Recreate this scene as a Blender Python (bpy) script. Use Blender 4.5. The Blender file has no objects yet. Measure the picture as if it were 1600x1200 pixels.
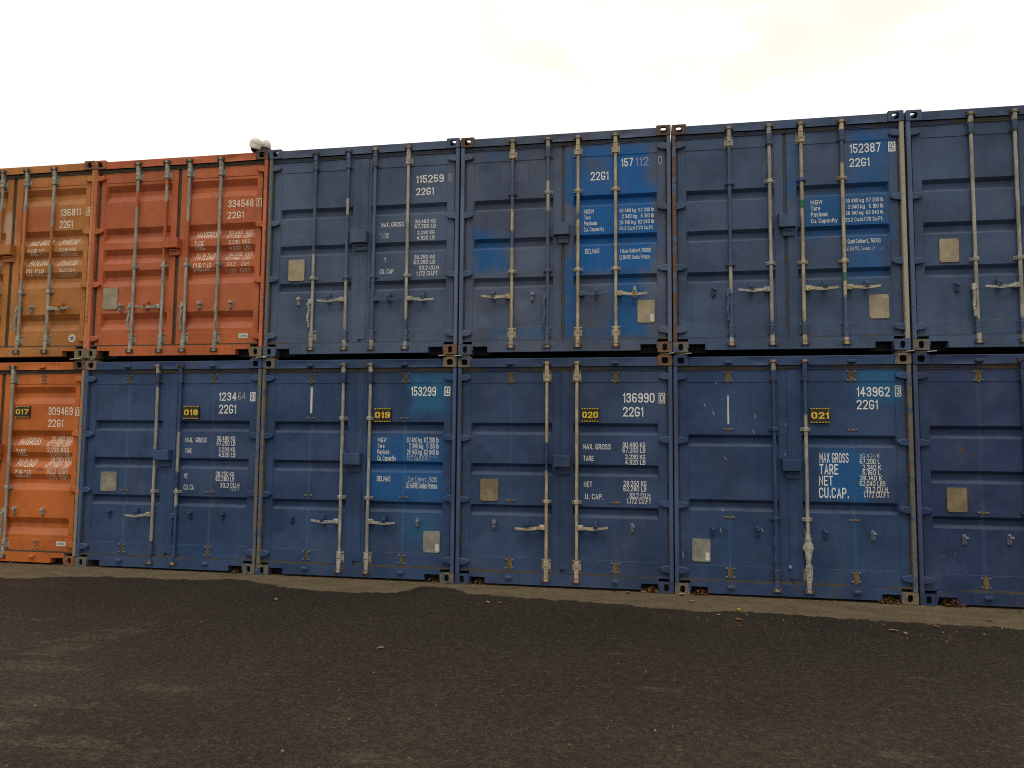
import bpy, bmesh, math, random
from mathutils import Vector, Matrix, noise as mnoise

R = math.radians
scene = bpy.context.scene
COL = scene.collection

# ------------------------------------------------------------------ camera
CAM = Vector((7.0515, -8.3847, 1.6215))
YAW, PITCH, ROLL = -0.177861, 0.075159, 0.0086216
f_ = Vector((math.sin(YAW) * math.cos(PITCH), math.cos(YAW) * math.cos(PITCH), math.sin(PITCH)))
r_ = Vector((math.cos(YAW), -math.sin(YAW), 0))
u_ = r_.cross(f_)
r2 = math.cos(ROLL) * r_ + math.sin(ROLL) * u_
u2 = -math.sin(ROLL) * r_ + math.cos(ROLL) * u_
cd = bpy.data.cameras.new('camera')
cd.sensor_width = 36.0
cd.lens = 36.0 * 1167.24 / 1600.0
cd.clip_end = 500
cam = bpy.data.objects.new('camera', cd)
COL.objects.link(cam)
cam.matrix_world = Matrix(((r2.x, u2.x, -f_.x, CAM.x), (r2.y, u2.y, -f_.y, CAM.y), (r2.z, u2.z, -f_.z, CAM.z), (0, 0, 0, 1)))
scene.camera = cam

# ------------------------------------------------------------------ light
SUN_EL, SUN_ROT = R(60), R(176)
scene.view_settings.view_transform = 'Standard'
scene.view_settings.look = 'None'
scene.view_settings.exposure = 0.0
scene.view_settings.gamma = 1.0
scene.cycles.use_denoising = False
scene.cycles.pixel_filter_type = 'BLACKMAN_HARRIS'
scene.cycles.filter_width = 1.05
sd = bpy.data.lights.new('sun', 'SUN')
sd.energy = 0.95
sd.angle = R(22)
sd.color = (1.0, 0.95, 0.87)
sun = bpy.data.objects.new('sun', sd)
COL.objects.link(sun)
sdir = Vector((math.sin(SUN_ROT) * math.cos(SUN_EL), math.cos(SUN_ROT) * math.cos(SUN_EL), math.sin(SUN_EL)))
sun.rotation_euler = sdir.to_track_quat('Z', 'Y').to_euler()
sun.location = (5, -12, 14)


# ------------------------------------------------------------------ node helper
class NT:
    def __init__(self, tree):
        self.t = tree
        self.n = tree.nodes
        self.l = tree.links

    def put(self, sock, v):
        if v is None:
            return
        if isinstance(v, bpy.types.NodeSocket):
            self.l.new(v, sock)
        elif isinstance(v, (tuple, list)) and len(v) == 3 and sock.type == 'RGBA':
            sock.default_value = (v[0], v[1], v[2], 1)
        else:
            sock.default_value = v

    def node(self, typ, **kw):
        n = self.n.new(typ)
        for k, v in kw.items():
            setattr(n, k, v)
        return n

    def math(self, op, a, b=None, c=None, clamp=False):
        n = self.node('ShaderNodeMath', operation=op, use_clamp=clamp)
        for i, v in enumerate((a, b, c)):
            if v is not None:
                self.put(n.inputs[i], v)
        return n.outputs[0]

    def vmath(self, op, a, b=None, out=0):
        n = self.node('ShaderNodeVectorMath', operation=op)
        self.put(n.inputs[0], a)
        if b is not None:
            self.put(n.inputs[1], b)
        return n.outputs[out]

    def noise(self, vec, scale, detail=3.0, rough=0.55, color=False):
        n = self.node('ShaderNodeTexNoise')
        self.put(n.inputs['Vector'], vec)
        n.inputs['Scale'].default_value = scale
        n.inputs['Detail'].default_value = detail
        n.inputs['Roughness'].default_value = rough
        return n.outputs['Color'] if color else n.outputs['Fac']

    def ramp(self, v, a, b, lo=0.0, hi=1.0, smooth=True):
        n = self.node('ShaderNodeMapRange', interpolation_type='SMOOTHSTEP' if smooth else 'LINEAR')
        self.put(n.inputs['Value'], v)
        n.inputs['From Min'].default_value = a
        n.inputs['From Max'].default_value = b
        n.inputs['To Min'].default_value = lo
        n.inputs['To Max'].default_value = hi
        return n.outputs['Result']

    def mix(self, f, a, b, blend='MIX'):
        n = self.node('ShaderNodeMix', data_type='RGBA', blend_type=blend)
        self.put(n.inputs[0], f)
        self.put(n.inputs[6], a)
        self.put(n.inputs[7], b)
        return n.outputs[2]

    def scaled(self, vec, s, off=(0, 0, 0)):
        n = self.node('ShaderNodeMapping')
        self.put(n.inputs['Vector'], vec)
        n.inputs['Scale'].default_value = s
        n.inputs['Location'].default_value = off
        return n.outputs[0]

    def coord(self, which='Object'):
        return self.node('ShaderNodeTexCoord').outputs[which]

    def xyz(self, v):
        n = self.node('ShaderNodeSeparateXYZ')
        self.put(n.inputs[0], v)
        return n.outputs

    def bump(self, h, strength, dist, normal=None):
        n = self.node('ShaderNodeBump')
        n.inputs['Strength'].default_value = strength
        n.inputs['Distance'].default_value = dist
        self.put(n.inputs['Height'], h)
        if normal is not None:
            self.put(n.inputs['Normal'], normal)
        return n.outputs[0]

    def boxmask(self, x, z, b, soft):
        x0, x1, z0, z1 = b
        dx = self.math('SUBTRACT', self.math('ABSOLUTE', self.math('SUBTRACT', x, (x0 + x1) / 2)), (x1 - x0) / 2)
        dz = self.math('SUBTRACT', self.math('ABSOLUTE', self.math('SUBTRACT', z, (z0 + z1) / 2)), (z1 - z0) / 2)
        return self.ramp(self.math('MAXIMUM', dx, dz), soft, -soft)


def new_mat(name):
    m = bpy.data.materials.new(name)
    m.use_nodes = True
    t = NT(m.node_tree)
    t.n.clear()
    out = t.node('ShaderNodeOutputMaterial')
    p = t.node('ShaderNodeBsdfPrincipled')
    t.l.new(p.outputs[0], out.inputs[0])
    return m, t, p, out


def setp(t, p, color, rough, spec=0.4, metal=0.0, normal=None):
    t.put(p.inputs['Base Color'], color)
    t.put(p.inputs['Roughness'], rough)
    p.inputs['Specular IOR Level'].default_value = spec
    t.put(p.inputs['Metallic'], metal)
    if normal is not None:
        t.put(p.inputs['Normal'], normal)


# ------------------------------------------------------------------ sky
w = bpy.data.worlds.new('World')
scene.world = w
w.use_nodes = True
t = NT(w.node_tree)
t.n.clear()
wo = t.node('ShaderNodeOutputWorld')
bg = t.node('ShaderNodeBackground')
sky = t.node('ShaderNodeTexSky', sky_type='NISHITA', sun_disc=False, sun_elevation=SUN_EL, sun_rotation=SUN_ROT)
d = t.coord('Generated')
cn = t.noise(t.vmath('ADD', d, (3.1, 1.7, 0.4)), 3.2, 4)
c1 = t.mix(t.ramp(cn, 0.35, 0.65), (10.3, 9.9, 9.0), (11.2, 10.9, 10.1))
# the cloud is thinner and brighter on the far side of the containers
side = t.math('ADD', t.math('MULTIPLY', t.xyz(d)[1], 0.34), 1.0)
c1 = t.vmath('SCALE', c1, None)
t.put(c1.node.inputs['Scale'], side)
haze = t.noise(t.scaled(d, (4, 4, 10)), 1.0, 5, 0.5)


def glow(direction, a0):
    return t.ramp(t.vmath('DOT_PRODUCT', d, Vector(direction).normalized(), out=1), a0, 1.0)


warm = t.math('MULTIPLY', t.math('ADD', glow((-0.046, 0.879, 0.475), 0.968), glow((0.25, 0.81, 0.53), 0.97)), t.ramp(haze, 0.34, 0.62), clamp=True)
c2 = t.mix(t.math('MULTIPLY', warm, 0.85), c1, (10.3, 9.5, 8.1))
t.put(bg.inputs['Color'], t.mix(0.95, sky.outputs[0], c2))
bg.inputs['Strength'].default_value = 0.1
t.l.new(bg.outputs[0], wo.inputs[0])

# ------------------------------------------------------------------ materials
MC = {}


def cached(fn):
    def g(*a):
        k = (fn.__name__,) + a
        if k not in MC:
            MC[k] = fn(*a)
        return MC[k]
    return g


def worn_base(t, col, seed, streak=0.22, fade=1.22):
    """weathered paint colour in the container's own coordinates"""
    o = t.coord('Object')
    v = t.vmath('ADD', o, (seed * 7.3, seed * 3.1, seed * 5.7))
    big = t.noise(v, 1.1, 5, 0.6)
    c = t.mix(t.ramp(big, 0.34, 0.66), tuple(x * 0.86 for x in col), tuple(min(1, x * fade + 0.008) for x in col))
    st = t.noise(t.scaled(v, (17, 17, 0.8)), 1.0, 4, 0.6)
    c = t.mix(t.math('MULTIPLY', t.ramp(st, 0.52, 0.74), streak), c, tuple(x * 0.55 for x in col))
    st2 = t.noise(t.scaled(v, (23, 23, 1.0), (4, 9, 2)), 1.0, 3, 0.6)
    c = t.mix(t.math('MULTIPLY', t.ramp(st2, 0.60, 0.78), streak * 0.45), c, tuple(x * 1.2 + 0.03 for x in col))
    sp = t.noise(v, 70, 3, 0.6)
    c = t.mix(t.math('MULTIPLY', t.ramp(sp, 0.62, 0.72), 0.35), c, tuple(x * 0.6 for x in col))
    return o, v, c


@cached
def paint(col, patches, seed, rust):
    m, t, p, out = new_mat('painted_steel')
    o, v, c = worn_base(t, col, seed)
    if patches:
        wob = t.vmath('SUBTRACT', t.noise(v, 4.0, 4, 0.6, color=True), (0.5, 0.5, 0.5))
        n = t.node('ShaderNodeVectorMath', operation='MULTIPLY_ADD')
        t.put(n.inputs[0], wob)
        n.inputs[1].default_value = (0.35, 0.35, 0.35)
        t.put(n.inputs[2], o)
        q = t.xyz(n.outputs[0])
        qs = t.xyz(o)
        for (b, soft, pc, amt, hard) in patches:
            s = qs if hard else q
            mk = t.boxmask(s[0], s[2], b, soft)
            c = t.mix(t.math('MULTIPLY', mk, amt), c, pc)
    ch = t.noise(v, 9.0, 6, 0.72)
    c = t.mix(t.ramp(ch, 0.775 - rust * 0.06, 0.80 - rust * 0.06), c, (0.10, 0.045, 0.02))
    zz = t.xyz(o)[2]
    low = t.math('ADD', t.ramp(zz, 0.55, 0.10), t.math('MULTIPLY', t.ramp(zz, 2.30, 2.55), 0.8))
    run = t.noise(t.scaled(v, (30, 30, 2.2), (1, 5, 3)), 1.0, 5, 0.7)
    c = t.mix(t.math('MULTIPLY', t.math('MULTIPLY', t.ramp(run, 0.52, 0.68), low), 0.38), c, (0.085, 0.050, 0.028))
    grm = t.noise(t.scaled(v, (5, 5, 1.6), (8, 1, 3)), 1.0, 6, 0.7)
    c = t.mix(t.math('MULTIPLY', t.ramp(grm, 0.50, 0.72), 0.26), c, (0.045, 0.042, 0.040))
    dust = t.noise(t.scaled(v, (3, 3, 1.2)), 1.0, 6, 0.65)
    c = t.mix(t.math('MULTIPLY', t.ramp(dust, 0.5, 0.72), 0.12), c, (0.22, 0.19, 0.15))
    # ledges that face up: settled dust plus caught light painted into the colour
    nz = t.xyz(t.node('ShaderNodeNewGeometry').outputs['True Normal'])[2]
    c = t.mix(t.math('MULTIPLY', t.ramp(nz, 0.25, 0.6), t.ramp(t.noise(v, 8, 4), 0.25, 0.6, 0.15, 0.42)), c, tuple(0.55 * x + 0.10 for x in col))
    rgh = t.ramp(t.noise(v, 5, 4), 0.3, 0.7, 0.46, 0.66)
    b1 = t.bump(t.noise(v, 2.6, 3, 0.5), 0.55, 0.035)
    b2 = t.bump(t.noise(v, 55, 3, 0.6), 0.12, 0.003, b1)
    setp(t, p, c, rgh, 0.2, 0, b2)
    return m


@cached
def casting_mat(kind, col, seed):
    m, t, p, out = new_mat('corner_steel')
    o, v, c = worn_base(t, col, seed)
    amt, c2, c3 = {'paint': (0.72, (0.20, 0.17, 0.13), (0.10, 0.05, 0.025)),
                   'worn': (0.46, (0.15, 0.135, 0.108), (0.12, 0.07, 0.04)),
                   'tan': (0.36, (0.19, 0.15, 0.095), (0.11, 0.065, 0.035)),
                   'rust': (0.44, (0.185, 0.092, 0.045), (0.085, 0.032, 0.016)),
                   'rusty': (0.46, (0.13, 0.075, 0.048), (0.06, 0.03, 0.02)),
                   'pale': (0.44, (0.25, 0.225, 0.175), (0.12, 0.09, 0.06)),
                   'cream': (0.26, (0.36, 0.33, 0.26), (0.2, 0.17, 0.12)),
                   'brown': (0.36, (0.10, 0.062, 0.045), (0.06, 0.03, 0.02))}[kind]
    n1 = t.noise(v, 9, 5, 0.65)
    c = t.mix(t.ramp(n1, amt - 0.07, amt + 0.07), c, c2)
    c = t.mix(t.ramp(t.noise(v, 26, 5, 0.7), 0.55, 0.68), c, c3)
    setp(t, p, c, 0.65, 0.3, 0, t.bump(t.noise(v, 60, 4, 0.7), 0.4, 0.004))
    return m


BARE = ((0.43, 0.41, 0.345), (0.51, 0.425, 0.28))


@cached
def bare_metal(seed, warm):
    m, t, p, out = new_mat('weathered_galvanised_steel')
    o = t.coord('Object')
    v = t.vmath('ADD', o, (seed, seed * 2.1, seed * 0.7))
    n1 = t.noise(t.scaled(v, (18, 18, 5)), 1.0, 5, 0.65)
    a = BARE[warm]
    c = t.mix(t.ramp(n1, 0.36, 0.62), a, tuple(x * 0.62 for x in a))
    c = t.mix(t.math('MULTIPLY', t.ramp(t.noise(v, 38, 5, 0.7), 0.60, 0.70), 0.8), c, (0.17, 0.085, 0.04))
    setp(t, p, c, 0.55, 0.4, 0.15, t.bump(t.noise(v, 90, 3), 0.3, 0.002))
    return m


@cached
def rod_mat(col, painted, seed, warm):
    m, t, p, out = new_mat('lock_rod_steel')
    o, v, pc = worn_base(t, col, seed)
    n1 = t.noise(t.scaled(v, (18, 18, 5)), 1.0, 5, 0.65)
    a = BARE[warm]
    c = t.mix(t.ramp(n1, 0.34, 0.62), a, tuple(x * 0.58 for x in a))
    c = t.mix(t.math('MULTIPLY', t.ramp(t.noise(v, 38, 5, 0.7), 0.58, 0.70), 0.8), c, (0.15, 0.075, 0.035))
    z = t.math('ADD', t.xyz(o)[2], t.math('MULTIPLY', t.math('SUBTRACT', t.noise(v, 24, 4, 0.7), 0.5), 0.16))
    for (za, zb) in painted:
        d = t.math('SUBTRACT', t.math('ABSOLUTE', t.math('SUBTRACT', z, (za + zb) / 2)), (zb - za) / 2)
        c = t.mix(t.ramp(d, 0.012, -0.012), c, pc)
    setp(t, p, c, 0.55, 0.3, 0.05, t.bump(t.noise(v, 90, 3), 0.3, 0.002))
    return m


@cached
def plain(name, col, rough, var, scale, spec):
    m, t, p, out = new_mat(name)
    v = t.coord('Object')
    n1 = t.noise(v, scale, 5, 0.65)
    c = t.mix(t.ramp(n1, 0.32, 0.68), tuple(x * (1 - var) for x in col), tuple(min(1, x * (1 + var)) for x in col))
    setp(t, p, c, rough, spec, 0, t.bump(t.noise(v, scale * 6, 3), 0.25, 0.003))
    return m


@cached
def lettering_mat(kind, tint, seed):
    m, t, p, out = new_mat('worn_white_lettering')
    v = t.vmath('ADD', t.coord('Object'), (seed, 0, seed * 2))
    n1 = t.noise(v, 55, 4, 0.7)
    n2 = t.noise(v, 5, 3, 0.6)
    wear, top = {'s': (0.20, 1.0), 'w': (0.28, 0.95), 'x': (0.44, 0.7), 'f': (0.34, 0.33)}[kind]
    s = t.math('ADD', t.math('MULTIPLY', n1, 0.45), t.math('MULTIPLY', n2, 0.55))
    a = t.math('MULTIPLY', t.ramp(s, wear - 0.03, wear + 0.10), top)
    setp(t, p, tint, 0.6, 0.3)
    tr = t.node('ShaderNodeBsdfTransparent')
    mx = t.node('ShaderNodeMixShader')
    t.put(mx.inputs[0], a)
    t.l.new(tr.outputs[0], mx.inputs[1])
    t.l.new(p.outputs[0], mx.inputs[2])
    t.l.new(mx.outputs[0], out.inputs[0])
    return m


@cached
def data_plate_mat(seed, tone):
    m, t, p, out = new_mat('tarnished_data_plate')
    o = t.coord('Object')
    v = t.vmath('ADD', o, (seed, 0, seed))
    n1 = t.noise(v, 7, 5, 0.65)
    ta, tb = (((0.42, 0.345, 0.22), (0.30, 0.25, 0.165)), ((0.33, 0.31, 0.25), (0.22, 0.205, 0.17)), ((0.30, 0.225, 0.125), (0.20, 0.15, 0.085)))[tone]
    c = t.mix(t.ramp(n1, 0.35, 0.65), ta, tb)
    q = t.xyz(v)
    line = t.ramp(t.math('SINE', t.math('MULTIPLY', q[2], 250.0)), -0.1, 0.5)
    gap = t.ramp(t.noise(t.scaled(v, (45, 1, 40)), 1.0, 2), 0.42, 0.52)
    c = t.mix(t.math('MULTIPLY', t.math('MULTIPLY', line, gap), 0.16), c, (0.07, 0.06, 0.05))
    c = t.mix(t.ramp(t.noise(v, 24, 5, 0.7), 0.62, 0.70), c, (0.10, 0.055, 0.03))
    setp(t, p, c, 0.5, 0.4, 0.2, t.bump(n1, 0.2, 0.004))
    return m


@cached
def gasket_mat(col, brown, seed):
    m, t, p, out = new_mat('door_seal')
    o = t.coord('Object')
    v = t.vmath('ADD', o, (seed * 3, seed, seed))
    n1 = t.noise(t.scaled(v, (2.2, 6, 9)), 1.0, 5, 0.65)
    c = t.mix(t.ramp(n1, brown - 0.08, brown + 0.08), (0.085, 0.066, 0.042), tuple(x * 0.85 for x in col))
    c = t.mix(t.ramp(t.noise(v, 18, 4, 0.65), 0.5, 0.7), c, (0.05, 0.045, 0.036))
    setp(t, p, c, 0.75, 0.25, 0, t.bump(t.noise(v, 30, 3), 0.4, 0.006))
    return m


# ------------------------------------------------------------------ mesh helper
class MB:
    def __init__(self):
        self.v, self.f, self.mi = [], [], []
        self.cur = 0

    def add(self, vs, fs):
        b = len(self.v)
        self.v += [tuple(x) for x in vs]
        self.f += [tuple(i + b for i in f) for f in fs]
        self.mi += [self.cur] * len(fs)
        return self

    def box(self, x0, x1, y0, y1, z0, z1, c=0.0, bottom=True):
        """box whose front (-y) edges carry a chamfer c"""
        if c <= 0:
            vs = [(x0, y0, z0), (x1, y0, z0), (x1, y0, z1), (x0, y0, z1), (x0, y1, z0), (x1, y1, z0), (x1, y1, z1), (x0, y1, z1)]
            return self.add(vs, [(0, 1, 2, 3), (5, 4, 7, 6), (4, 0, 3, 7), (1, 5, 6, 2), (3, 2, 6, 7), (4, 5, 1, 0)])
        vs = [(x0 + c, y0, z0 + c), (x1 - c, y0, z0 + c), (x1 - c, y0, z1 - c), (x0 + c, y0, z1 - c),
              (x0, y0 + c, z0), (x1, y0 + c, z0), (x1, y0 + c, z1), (x0, y0 + c, z1),
              (x0, y1, z0), (x1, y1, z0), (x1, y1, z1), (x0, y1, z1)]
        fs = [(0, 1, 2, 3)]
        for a in range(4):
            b = (a + 1) % 4
            fs += [(a + 4, b + 4, b, a), (a + 8, b + 8, b + 4, a + 4)]
        fs.append((9, 8, 11, 10))
        return self.add(vs, fs)

    def prism(self, pts, y0, y1, c=0.0):
        """xz outline (counter-clockwise seen from the front) from y0 back to y1, chamfered front"""
        n = len(pts)
        cx = sum(p[0] for p in pts) / n
        cz = sum(p[1] for p in pts) / n
        if c > 0:
            front = []
            for (x, z) in pts:
                dx, dz = cx - x, cz - z
                L = max(1e-6, math.hypot(dx, dz))
                front.append((x + dx / L * c * 1.3, y0, z + dz / L * c * 1.3))
            ring = [(x, y0 + c, z) for x, z in pts]
            back = [(x, y1, z) for x, z in pts]
            vs = front + ring + back
            fs = [tuple(range(n))]
            for i in range(n):
                j = (i + 1) % n
                fs += [(n + i, n + j, j, i), (2 * n + i, 2 * n + j, n + j, n + i)]
        else:
            vs = [(x, y0, z) for x, z in pts] + [(x, y1, z) for x, z in pts]
            fs = [tuple(range(n))]
            for i in range(n):
                j = (i + 1) % n
                fs.append((n + i, n + j, j, i))
        return self.add(vs, fs)

    def cyl(self, a, b, r, n=12, r1=None):
        a, b = Vector(a), Vector(b)
        r1 = r if r1 is None else r1
        ax = (b - a).normalized()
        s = ax.orthogonal().normalized()
        q = ax.cross(s)
        vs = []
        for (p, rr) in ((a, r), (b, r1)):
            for i in range(n):
                an = 2 * math.pi * i / n
                vs.append(p + s * math.cos(an) * rr + q * math.sin(an) * rr)
        fs = [(i, (i + 1) % n, n + (i + 1) % n, n + i) for i in range(n)]
        fs += [tuple(reversed(range(n))), tuple(range(n, 2 * n))]
        return self.add(vs, fs)

    def dome(self, c, r, h, n=10):
        """bolt head standing out towards -y"""
        x, y, z = c
        vs = []
        for (k, yy) in ((1.0, 0.0), (0.92, -h * 0.6), (0.5, -h * 0.95)):
            for i in range(n):
                an = 2 * math.pi * i / n
                vs.append((x + math.cos(an) * r * k, y + yy, z + math.sin(an) * r * k))
        vs.append((x, y - h, z))
        fs = []
        for k in range(2):
            for i in range(n):
                j = (i + 1) % n
                fs.append((k * n + i, k * n + j, (k + 1) * n + j, (k + 1) * n + i))
        for i in range(n):
            fs.append((2 * n + i, 2 * n + (i + 1) % n, 3 * n))
        return self.add(vs, fs)

    def ball(self, c, rx, ry, rz, n=20, m=12, t0=0.0, t1=math.pi):
        vs, fs = [], []
        for i in range(m + 1):
            th = t0 + (t1 - t0) * i / m
            for j in range(n):
                ph = 2 * math.pi * j / n
                vs.append((c[0] + rx * math.sin(th) * math.cos(ph), c[1] + ry * math.sin(th) * math.sin(ph), c[2] + rz * math.cos(th)))
        for i in range(m):
            for j in range(n):
                k = (j + 1) % n
                fs.append((i * n + j, (i + 1) * n + j, (i + 1) * n + k, i * n + k))
        return self.add(vs, fs)

    def build(self, name, mats, parent=None, smooth=None):
        me = bpy.data.meshes.new(name)
        me.from_pydata(self.v, [], self.f)
        mats = mats if isinstance(mats, (list, tuple)) else [mats]
        for m in mats:
            me.materials.append(m)
        me.polygons.foreach_set('material_index', self.mi)
        bm = bmesh.new()
        bm.from_mesh(me)
        bmesh.ops.remove_doubles(bm, verts=bm.verts, dist=1e-6)
        bmesh.ops.recalc_face_normals(bm, faces=bm.faces)
        bm.to_mesh(me)
        bm.free()
        if smooth:
            me.polygons.foreach_set('use_smooth', [True] * len(me.polygons))
            me.set_sharp_from_angle(angle=R(smooth))
        me.update()
        o = bpy.data.objects.new(name, me)
        COL.objects.link(o)
        if parent:
            o.parent = parent
        return o


def empty(name, loc, label, cat, group=None):
    o = bpy.data.objects.new(name, None)
    COL.objects.link(o)
    o.location = loc
    o.empty_display_size = 0.2
    tag(o, label, cat, group)
    return o


def tag(o, label=None, cat=None, group=None, kind=None):
    for k, v in (('label', label), ('category', cat), ('group', group), ('kind', kind)):
        if v:
            o[k] = v
    return o


# ------------------------------------------------------------------ container geometry
CW, CH, CL = 2.438, 2.591, 6.058
FACE, PANEL = 0.050, 0.056
RECS = {'three': [(1.700, 1.835), (1.240, 1.372), (0.780, 0.905)],
        'two': [(1.592, 1.723), (0.897, 1.020)],
        'five': [(2.035, 2.257), (1.500, 1.695), (1.225, 1.415), (0.930, 1.138), (0.364, 0.582)]}
ZB, ZT = 0.315, 2.295          # panel between the door's cross members


def zprofile(z, style):
    for b, tp in RECS[style]:
        if b < z < tp:
            h = tp - b
            up, lo = (0.075, 0.085) if style == 'five' else (0.036, 0.036)
            if h < 0.2 and style == 'five':
                up, lo = 0.068, 0.075
            return max(0.0, min(1.0, (z - b) / lo, (tp - z) / up))
    return 0.0


def zbreaks(style):
    out = []
    for b, tp in RECS[style]:
        h = tp - b
        up, lo = (0.075, 0.085) if style == 'five' else (0.036, 0.036)
        if h < 0.2 and style == 'five':
            up, lo = 0.068, 0.075
        out += [b, b + lo, tp - up, tp]
    return out


class Leaf:
    """height field of one door leaf"""
    def __init__(self, left, style, dents):
        self.style, self.dents, self.left = style, dents, left
        if left:
            self.x0, self.x1, self.f0, self.f1 = 0.066, 1.196, 0.152, 1.105
        else:
            self.x0, self.x1, self.f0, self.f1 = 1.238, 2.372, 1.333, 2.286
        if style == 'five':
            self.x0, self.x1 = (0.086, 1.186) if left else (1.238, 2.352)
        self.z0, self.z1 = 0.166, 2.434

    def y(self, x, z):
        inx = min((x - self.f0), (self.f1 - x))
        inz = min((z - ZB), (ZT - z))
        k = max(0.0, min(1.0, inx / 0.003, inz / 0.003))
        y = FACE + (PANEL - FACE) * k
        if inx > 0 and inz > 0:
            px = max(0.0, min(1.0, (inx - 0.005) / 0.014))
            y += 0.054 * px * zprofile(z, self.style)
            fade = min(1.0, inx / 0.08, inz / 0.08)
            y += 0.0040 * fade * mnoise.noise(Vector((x * 2.1 + len(self.dents) * 3.3, z * 2.4, self.dents[0][0] * 9 if self.dents else 1.7)))
            for (dx, dz, r, a) in self.dents:
                q = ((x - dx) ** 2 + (z - dz) ** 2) / (r * r)
                if q < 6:
                    y += a * fade * math.exp(-q)
        return y

    def lines(self, a, b, marks, step):
        pts = sorted(set([a, b] + [m for m in marks if a < m < b]))
        out = []
        for p, q in zip(pts, pts[1:]):
            n = max(1, int(round((q - p) / step)))
            out += [p + (q - p) * i / n for i in range(n)]
        return out + [b]

    def build(self, parent, mat):
        xs = self.lines(self.x0, self.x1, [self.f0, self.f0 + .003, self.f0 + .005, self.f0 + .019, self.f1 - .019, self.f1 - .005, self.f1 - .003, self.f1], 0.045)
        zs = self.lines(self.z0, self.z1, [ZB, ZB + .003, ZT - .003, ZT] + zbreaks(self.style), 0.045)
        b = MB()
        vs = [(x, self.y(x, z), z) for z in zs for x in xs]
        n = len(xs)
        fs = [(j * n + i, j * n + i + 1, (j + 1) * n + i + 1, (j + 1) * n + i) for j in range(len(zs) - 1) for i in range(n - 1)]
        b.add(vs, fs)
        x0, x1, z0, z1 = self.x0, self.x1, self.z0, self.z1
        yb = 0.125
        loop = [(x, z0) for x in xs] + [(x1, z) for z in zs[1:]] + [(x, z1) for x in reversed(xs[:-1])] + [(x0, z) for z in reversed(zs[1:-1])]
        k = len(loop)
        vs = [(x, self.y(x, z), z) for x, z in loop] + [(x, yb, z) for x, z in loop]
        b.add(vs, [(k + i, k + (i + 1) % k, (i + 1) % k, i) for i in range(k)] + [tuple(range(k, 2 * k))])
        return b.build('door', mat, parent, smooth=18)


# ------------------------------------------------------------------ lettering
# stroke alphabet of the narrow stencilled lettering: centre lines on a 0..1 high grid
def _arc(cx, cy, rx, ry, a0, a1, n=6):
    return [(cx + rx * math.cos(R(a0 + (a1 - a0) * i / n)), cy + ry * math.sin(R(a0 + (a1 - a0) * i / n))) for i in range(n + 1)]


W_ = 0.46


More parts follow.
